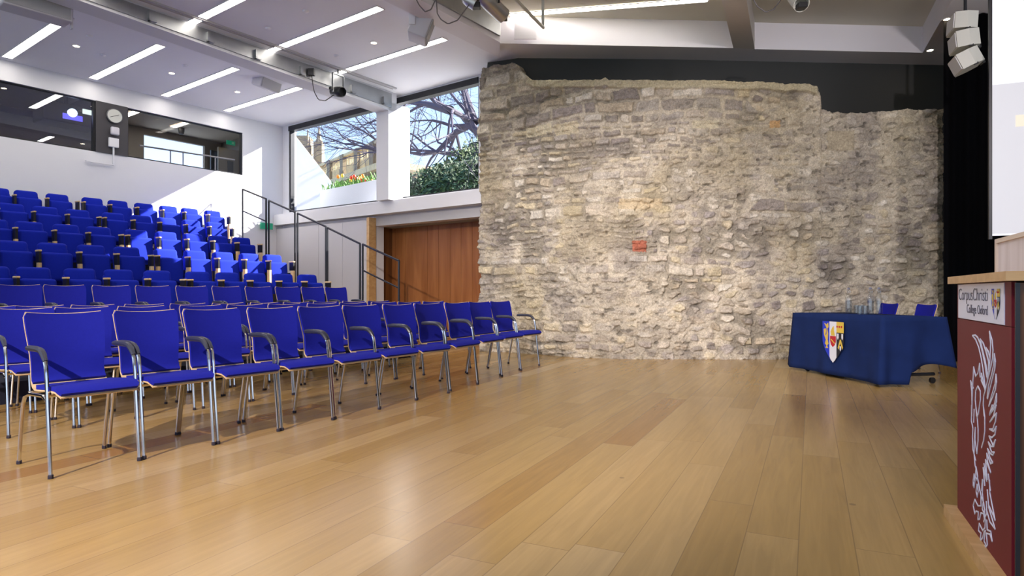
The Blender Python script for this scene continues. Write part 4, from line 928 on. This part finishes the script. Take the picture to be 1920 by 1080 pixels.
MB().box(-.15, .17, -.012, -.002, -.13, -.03).build('status_light', mat('lens_blue', (.05, .05, .2), .2, emit=(.15, .12, .9), es=1.6), pj); MB().box(.17, .33, -.012, -.002, .03, .12).build('indicator_panel', mat('ind', (.1, .1, .1), .2, emit=(.8, .85, .7), es=1.6), pj)
MB().tube([(0, .3, .1), (0, .3, .75)], .03, 8).build('ceiling_mount', black, pj)
# foyer fittings
r = thing('foyer_railing', 'thin pale metal balustrade inside the upper foyer', 'railing', W(6.5, 14.6, 3.1), RZ)
ra, rb_ = ATV(262, 273, 14.6), ATV(440, 300, 14.6)
MB().tube([ra, rb_], .02, 6).build('handrail', spk, r, world=True)
for x in (315, 338, 377, 400):
    t = (x-262)/178; p = ra.lerp(rb_, t); MB().tube([p, Vector((p.x, p.y, 3.1))], .014, 6).build('post', spk, r, world=True)
p0 = ATZ(324, 239, 4.9); p1 = ATZ(349, 231, 4.9); strip_light(p0, p1, .12, 'short strip light on the foyer ceiling behind the internal window', 4.915, 'foyer lights')
strip_light(W(6.2, 15.4), W(6.2, 14.4), .14, 'added strip light hidden behind the wall head to brighten the foyer', 4.915, 'added fill lights out of sight in the foyer'); strip_light(W(7.9, 14.6), W(7.9, 13.8), .14, 'added strip light hidden behind the wall head to brighten the foyer', 4.915, 'added fill lights out of sight in the foyer')  # both strips are added, unseen, to brighten the foyer
r = thing('dome_camera', 'small black dome camera on the foyer ceiling', 'camera', ATZ(340, 246, 4.85), 0); MB().lathe([(0, -.09), (.05, -.07), (.07, 0), (.07, .07), (0, .07)], 14).build('dome', black, r, smooth=True)
exg = mat('exit_green', (.01, .22, .12), .5, emit=(.02, .5, .28), es=.12)
r = thing('exit_sign', 'green exit sign in the foyer above a noticeboard door', 'exit sign', ATV(432, 268, 15.0), RZ); MB().box(-.11, .11, -.03, 0, -.05, .05).build('panel', exg, r); MB().box(.02, .08, -.034, -.03, -.03, .03).build('running_figure_panel', mat('exit_white', (.3, .7, .5), .5), r)
q = MB(); a = ATV(430, 300, 14.9); r = thing('notice_door', 'pale brown door with a notice at the right end of the foyer', 'door', Vector((a.x, a.y, 3.09)), RZ); MB().box(-.28, .28, 0, .05, 0, 1.45).build('door_leaf', mat('foyer_door', hexc('6b6150'), .5), r)
MB().box(-.05, .10, -.01, 0, .75, 1.15).build('notice', mat('notice', hexc('3a342c'), .6), r)
q = MB(); a = ATV(410, 300, 15.6); r = thing('dark_doorway', 'dark doorway leaf at the back of the foyer', 'door', Vector((a.x, a.y, 3.09)), RZ); MB().box(-.2, .2, 0, .05, 0, 1.5).build('door_leaf', black, r)
# exit sign on the stair wall
r = thing('exit_sign', 'pair of small green exit signs on the white wall behind the railing', 'exit sign', ATV(499, 424, 12.82), RZ); 
MB().box(-.15, -.02, -.03, 0, -.07, .07).build('panel', exg, r); MB().box(.02, .15, -.03, 0, -.07, .07).build('panel', exg, r)
# ------------------------------------------------------------------ outside
stonef = mat('sunlit_limestone', hexc('cdbb93'), .9, noise=.15, scale=3); stoned = mat('dark_limestone', hexc('8d7f66'), .9, noise=.25, scale=3)  # sunlight is put into the lighter limestone; the dark one goes without
render_ = mat('white_render', (.62, .65, .70), .8)
struct('ground_outside', MB().prism([W(8.85, 6.9), W(8.85, 60), W(80, 60), W(80, 6.9)], 2.3, 2.42), mat('paving', (.35, .34, .31), .9))
lp = [(8.86, (541, 238)), (12.4, (628, 350))]
qa = ATU(536, 232, 9.6); qb = ATU(634, 357, 10.8)
q = MB(); q.add([(qa.x, qa.y, 2.42), (qb.x, qb.y, 2.42), (qb.x, qb.y, qb.z), (qa.x, qa.y, qa.z), (qa.x-.3, qa.y+.15, 2.42), (qb.x-.3, qb.y+.15, 2.42), (qb.x-.3, qb.y+.15, qb.z), (qa.x-.3, qa.y+.15, qa.z)], [(0, 1, 2, 3), (7, 6, 5, 4), (0, 4, 5, 1), (1, 5, 6, 2), (2, 6, 7, 3), (3, 7, 4, 0)])
tag(q.build('sloping_parapet', render_), 'white panelled parapet wall with a sloping top outside the left window', 'wall')
cp_ = MB(); cp_.tube([qa+Vector((-.12, .05, .02)), qb+Vector((-.12, .05, .02))], .09, 4); tag(cp_.build('parapet_coping', mat('coping', hexc('a9a59c'), .7)), 'grey stone coping running down the sloping parapet', 'coping')
pa, pb = PX(600, 372, 15.2), PX(712, 384, 13.6); zt_ = PX(640, 350, 14.6).z
q = MB(); dq = (pb-pa); dq.z = 0; nq = Vector((-dq.y, dq.x, 0)).normalized()*.7
q.prism([pa, pb, pb+nq, pa+nq], 2.42, zt_); pl = tag(q.build('planter', render_), 'long white planter of tulips outside the left window', 'planter')
gr = mat('tulip_leaf_green', hexc('5f8a3c'), .7, noise=.3, scale=8); R = random.Random(3)
g = MB()
for k in range(420):
    t, s = R.random(), R.uniform(.05, .95); b0 = pa+dq*t+nq*s; b0.z = zt_-.02; h = R.uniform(.10, .24); a = R.uniform(0, 6.28); dx_, dy_ = math.cos(a), math.sin(a); w_ = .012
    g.add([b0+Vector((-dy_*w_, dx_*w_, 0)), b0+Vector((dy_*w_, -dx_*w_, 0)), b0+Vector((dx_*.05, dy_*.05, h*.8))+Vector((dy_*w_, -dx_*w_, 0)), b0+Vector((dx_*.09, dy_*.09, h))], [(0, 1, 2, 3)])
tag(g.build('tulip_foliage', gr), 'green strap leaves filling the white planter', 'foliage', kind='stuff')
tcol = {'orange': mat('tulip_orange', hexc('f08a1e'), .6), 'red': mat('tulip_red', hexc('e8401e'), .6), 'yellow': mat('tulip_yellow', hexc('f2cf4a'), .6)}
for k, (x, y, c_) in enumerate([(634, 331, 'orange'), (642, 329, 'yellow'), (659, 333, 'red'), (664, 331, 'red'), (668, 335, 'red'), (658, 338, 'yellow'), (675, 334, 'yellow'), (680, 330, 'orange'), (678, 338, 'red'), (687, 338, 'red'), (688, 343, 'red'), (696, 339, 'orange'), (701, 348, 'yellow')]):
    t = max(0, min(1, (x-600)/112)); base_ = pa+dq*t+nq*.5; d = base_.y; p = PX(x, y+4, d)
    r = thing('tulip', '%s tulip in the white planter, %s' % (c_, 'towards the sloping parapet' if x < 650 else 'in the crowded middle' if x < 682 else 'towards the window column'), 'tulip', (p.x, p.y, zt_-.02), 0, '%s tulips %s' % (c_, 'by the sloping parapet' if x < 650 else 'in the middle of the planter' if x < 682 else 'by the window column'))
    hh = p.z-zt_+.02; MB().tube([(0, 0, 0), (0, 0, hh)], .006, 5).build('stem', gr, r); MB().lathe([(.01, 0), (.035, .02), (.04, .05), (.03, .085), (.012, .09)], 8, (0, 0, hh)).build('flower', tcol[c_], r, smooth=True)
# terrace building with balustrade and pinnacles
def outb(pts_px, d, depth, z0): pass
tr = thing('terrace_building', 'sunlit limestone building with a balustrade outside the left window', 'building', PX(640, 330, 30)*1, 0)
T0, T1 = PX(556, 262, 34), PX(770, 338, 24); dT = T1-T0; dTh = Vector((dT.x, dT.y, 0)); LT = dTh.length; dTn = dTh.normalized(); nT = Vector((-dTn.y, dTn.x, 0))
ztop = lambda t: T0.z+(T1.z-T0.z)*t
ZT = (T0.z+T1.z)/2+.3
TD = .12
def tb_(q, t0, t1, o0, o1, z0, z1): a = T0+dTn*(LT*t0); b = T0+dTn*(LT*t1); a.z = b.z = 0; P = [a+nT*o0, b+nT*o0, b+nT*o1, a+nT*o1]; return q.hexa([(p.x, p.y, z0) for p in P]+[(p.x, p.y, z1) for p in P])
zA = PX(600, 308, 32).z-1.35; zR = PX(600, 282, 32).z
zR = 7.35; zA = 6.3
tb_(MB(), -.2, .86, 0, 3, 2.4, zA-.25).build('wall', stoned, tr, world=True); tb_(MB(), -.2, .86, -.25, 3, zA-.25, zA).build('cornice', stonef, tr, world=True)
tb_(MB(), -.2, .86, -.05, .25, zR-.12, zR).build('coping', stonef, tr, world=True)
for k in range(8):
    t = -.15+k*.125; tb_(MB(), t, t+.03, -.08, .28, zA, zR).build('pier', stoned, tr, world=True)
bl = MB()
for k in range(78):
    t = -.14+k*.0128; a = T0+dTn*(LT*t)+nT*.1; bl.lathe([(.05, zA), (.07, zA+.3), (.04, zA+.6), (.05, zR-.12)], 6, (a.x, a.y, 0))
tag(bl.build('baluster', stonef, tr, world=True), kind='stuff')
tw = PX(573, 280, 38); 
for nm, x, yt, yb, wd in (('pinnacle', 598, 238, 280, .5), ('pinnacle', 577, 243, 285, .35), ('chimney_stack', 567, 250, 290, 1.0)):
    p = PX(x, yb, 38); h = (yb-yt)/F*38
    q = MB(); q.box(p.x-wd*.5, p.x+wd*.5, p.y-wd*.5, p.y+wd*.5, 5.5, p.z+h*(.8 if nm == 'chimney_stack' else .3))
    if nm == 'pinnacle': q.lathe([(wd*.5, p.z+h*.3), (wd*.28, p.z+h*.5), (wd*.10, p.z+h*.85), (wd*.12, p.z+h*.9), (0.02, p.z+h)], 8, (p.x, p.y, 0))
    q.build(nm, stoned, tr, world=True)
gb = thing('gabled_building', 'pale gable end of a stone house behind the trees, low in the right window', 'building', PX(752, 350, 26), 0)
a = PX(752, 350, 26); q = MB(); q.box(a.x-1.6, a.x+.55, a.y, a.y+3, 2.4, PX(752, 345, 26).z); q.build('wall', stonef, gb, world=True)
p1, p2, p3 = PX(733, 345, 26), PX(752, 302, 26), PX(785, 340, 26); q = MB(); q.add([p1, p2, p3, p1+Vector((0, 3, 0)), p2+Vector((0, 3, 0)), p3+Vector((0, 3, 0))], [(0, 1, 2), (5, 4, 3), (0, 3, 4, 1), (1, 4, 5, 2), (0, 2, 5, 3)]); q.build('roof', mat('stone_tiles', hexc('7b6a58'), .9), gb, world=True)
# bare trees
bark = mat('bark', hexc('4a4350'), .9, noise=.3, scale=5)
def tree(name, label, base_, limbs, seed, gen, rad0, spread=.55, ratio_=.78, up=.1, n3=3):
    R = random.Random(seed); r = thing(name, label, 'tree', base_, 0); tk = MB(); br = MB(); cnt = [0]
    def grow(p, d, L, rad, k, mb):
        pts = [p]; rs = [rad]; n = 4
        for i in range(n):
            d = (d+Vector((R.gauss(0, .16), R.gauss(0, .16), R.gauss(0, .14)+up*.25))).normalized(); p = p+d*L/n; pts.append(p); rs.append(rad*(1-(i+1)/n*.38))
        mb.tube(pts, rs, 6 if k < 2 else 4 if k < 4 else 3, False)
        if k >= gen: return
        for c in range(n3 if k < gen-1 else n3+1):
            ax = Vector((R.gauss(0, 1), R.gauss(0, 1), R.gauss(0, 1))).cross(d)
            if ax.length < .01: continue
            dd = (Matrix.Rotation(R.uniform(.25, 1)*spread*1.6, 4, ax.normalized())@d); j = R.choice([2, 3, 4, 4]) if c else 4
            grow(pts[j], dd, L*ratio_*R.uniform(.75, 1.15), rs[j]*R.uniform(.55, .8), k+1, br)
    for P in limbs:
        P = [Vector(p) for p in P]; n = len(P); tk.tube(P, [rad0*(1-.7*i/(n-1)) for i in range(n)], 8, False)
        for i in range(1, n):
            d = (P[i]-P[i-1]).normalized(); rr_ = rad0*(1-.7*i/(n-1))
            for c in range(2):
                ax = Vector((R.gauss(0, 1), R.gauss(0, 1), R.gauss(0, 1))).cross(d).normalized(); grow(P[i], Matrix.Rotation(R.uniform(.3, 1.1), 4, ax)@d, 2.1*R.uniform(.7, 1.2), rr_*.55, 1, br)
        grow(P[-1], (P[-1]-P[-2]).normalized(), 2.2, rad0*.3, 1, br)
    tk.build('limb', bark, r, world=True); br.build('twigs', bark, r, world=True, fix=False); return r
d_ = 21
L_ = lambda pts: [PX(x, y, d_+dd) for x, y, dd in pts]
tree('bare_tree', 'large bare spreading tree filling the right window', (PX(960, 548, 21).x, 21, 2.42),
     [L_([(960, 440, 0), (925, 300, 0), (880, 225, 0), (850, 208, -1), (815, 190, -1.5), (785, 160, -2)]), L_([(900, 250, 0), (880, 235, 0), (855, 248, 1), (820, 285, 1.5), (790, 290, 2), (757, 284, 2)]),
      L_([(890, 230, 0), (870, 170, 1), (850, 140, 1), (830, 110, 1)]), L_([(845, 207, -1), (800, 195, 0), (765, 190, 1)]), L_([(925, 300, 0), (860, 290, 1), (800, 283, 1)])], 4, 7, .15, .55, .72, .05)
d_ = 27
tree('bare_tree', 'fine-twigged bare tree behind the balustrade in the left window', (PX(760, 548, 27).x, 27, 2.42),
     [L_([(765, 420, 0), (755, 330, 0), (735, 290, 0), (705, 262, 0), (680, 245, 0)]), L_([(755, 330, 0), (748, 270, 1), (735, 220, 1), (720, 190, 1)]), L_([(735, 290, 0), (700, 280, -1), (670, 272, -1)])], 9, 7, .11, .6, .74, .08)
# evergreen shrubs
leafm = mat('evergreen_leaves', (.035, .075, .022), .7, noise=.5, scale=2)
def shrub(name, label, blobs, n, seed, sz, m):
    R = random.Random(seed); g = MB(); bs = [(PX(x, y, d), r_) for x, y, d, r_ in blobs]; tot = sum(b[1]**2 for b in bs)
    for c, r_ in bs:
        for k in range(int(n*r_**2/tot)):
            v = Vector((R.gauss(0, 1), R.gauss(0, 1), R.gauss(0, 1))).normalized()*r_*R.uniform(.55, 1.05); v.z *= .8; p = c+v
            a = Vector((R.gauss(0, 1), R.gauss(0, 1), R.gauss(0, 1))).normalized()*sz*R.uniform(.6, 1.3); b_ = a.orthogonal().normalized()*sz*.4
            g.add([p-a, p+b_, p+a, p-b_], [(0, 1, 2, 3)])
    core = MB()
    r = thing(name, label, 'shrub', (bs[0][0].x, bs[0][0].y, 2.42), 0); g.build('foliage', m, r, world=True, fix=False)
    for c, r_ in bs: core.lathe([(.01, -r_*.62), (r_*.6, -r_*.3), (r_*.66, 0), (r_*.5, r_*.42), (.01, r_*.58)], 10, tuple(c))
    core.tube([(bs[0][0].x, bs[0][0].y, 2.42), tuple(bs[0][0])], .1, 6); core.build('branches', mat('shrub_core', (.012, .02, .01), 1) if 'shrub_core' not in MATS else MATS['shrub_core'], r, world=True)
shrub('evergreen_shrub', 'dark green yew-like shrub low in the right window', [(805, 352, 18.5, .7), (840, 340, 18.8, .75), (870, 346, 18, .75), (900, 335, 18, .8), (775, 366, 18.6, .45), (862, 358, 17.6, .65), (820, 372, 17.8, .65)], 9000, 2, .075, leafm)
shrub('ivy_shrub', 'lighter green ivy climbing the tree by the ruin', [(880, 305, 20, .7), (897, 285, 20.2, .6), (845, 318, 20.4, .45), (905, 310, 19.6, .8)], 2000, 6, .07, mat('ivy_leaves', (.09, .14, .035), .7, noise=.4, scale=3))
# housings added around the unseen spot lights behind and above the viewpoint
for k, o in enumerate([o for o in S.objects if o.type == 'LIGHT' and o.data.type == 'SPOT']):
    d = (o.rotation_euler.to_matrix()@Vector((0, 0, -1))).normalized(); p1 = o.location-d*.10; p0 = p1-d*.30
    r = parcan(p0, p1, .09, 'white lantern housing added around an unseen spot light behind the viewpoint'); r['group'] = 'added lantern housings behind the viewpoint'
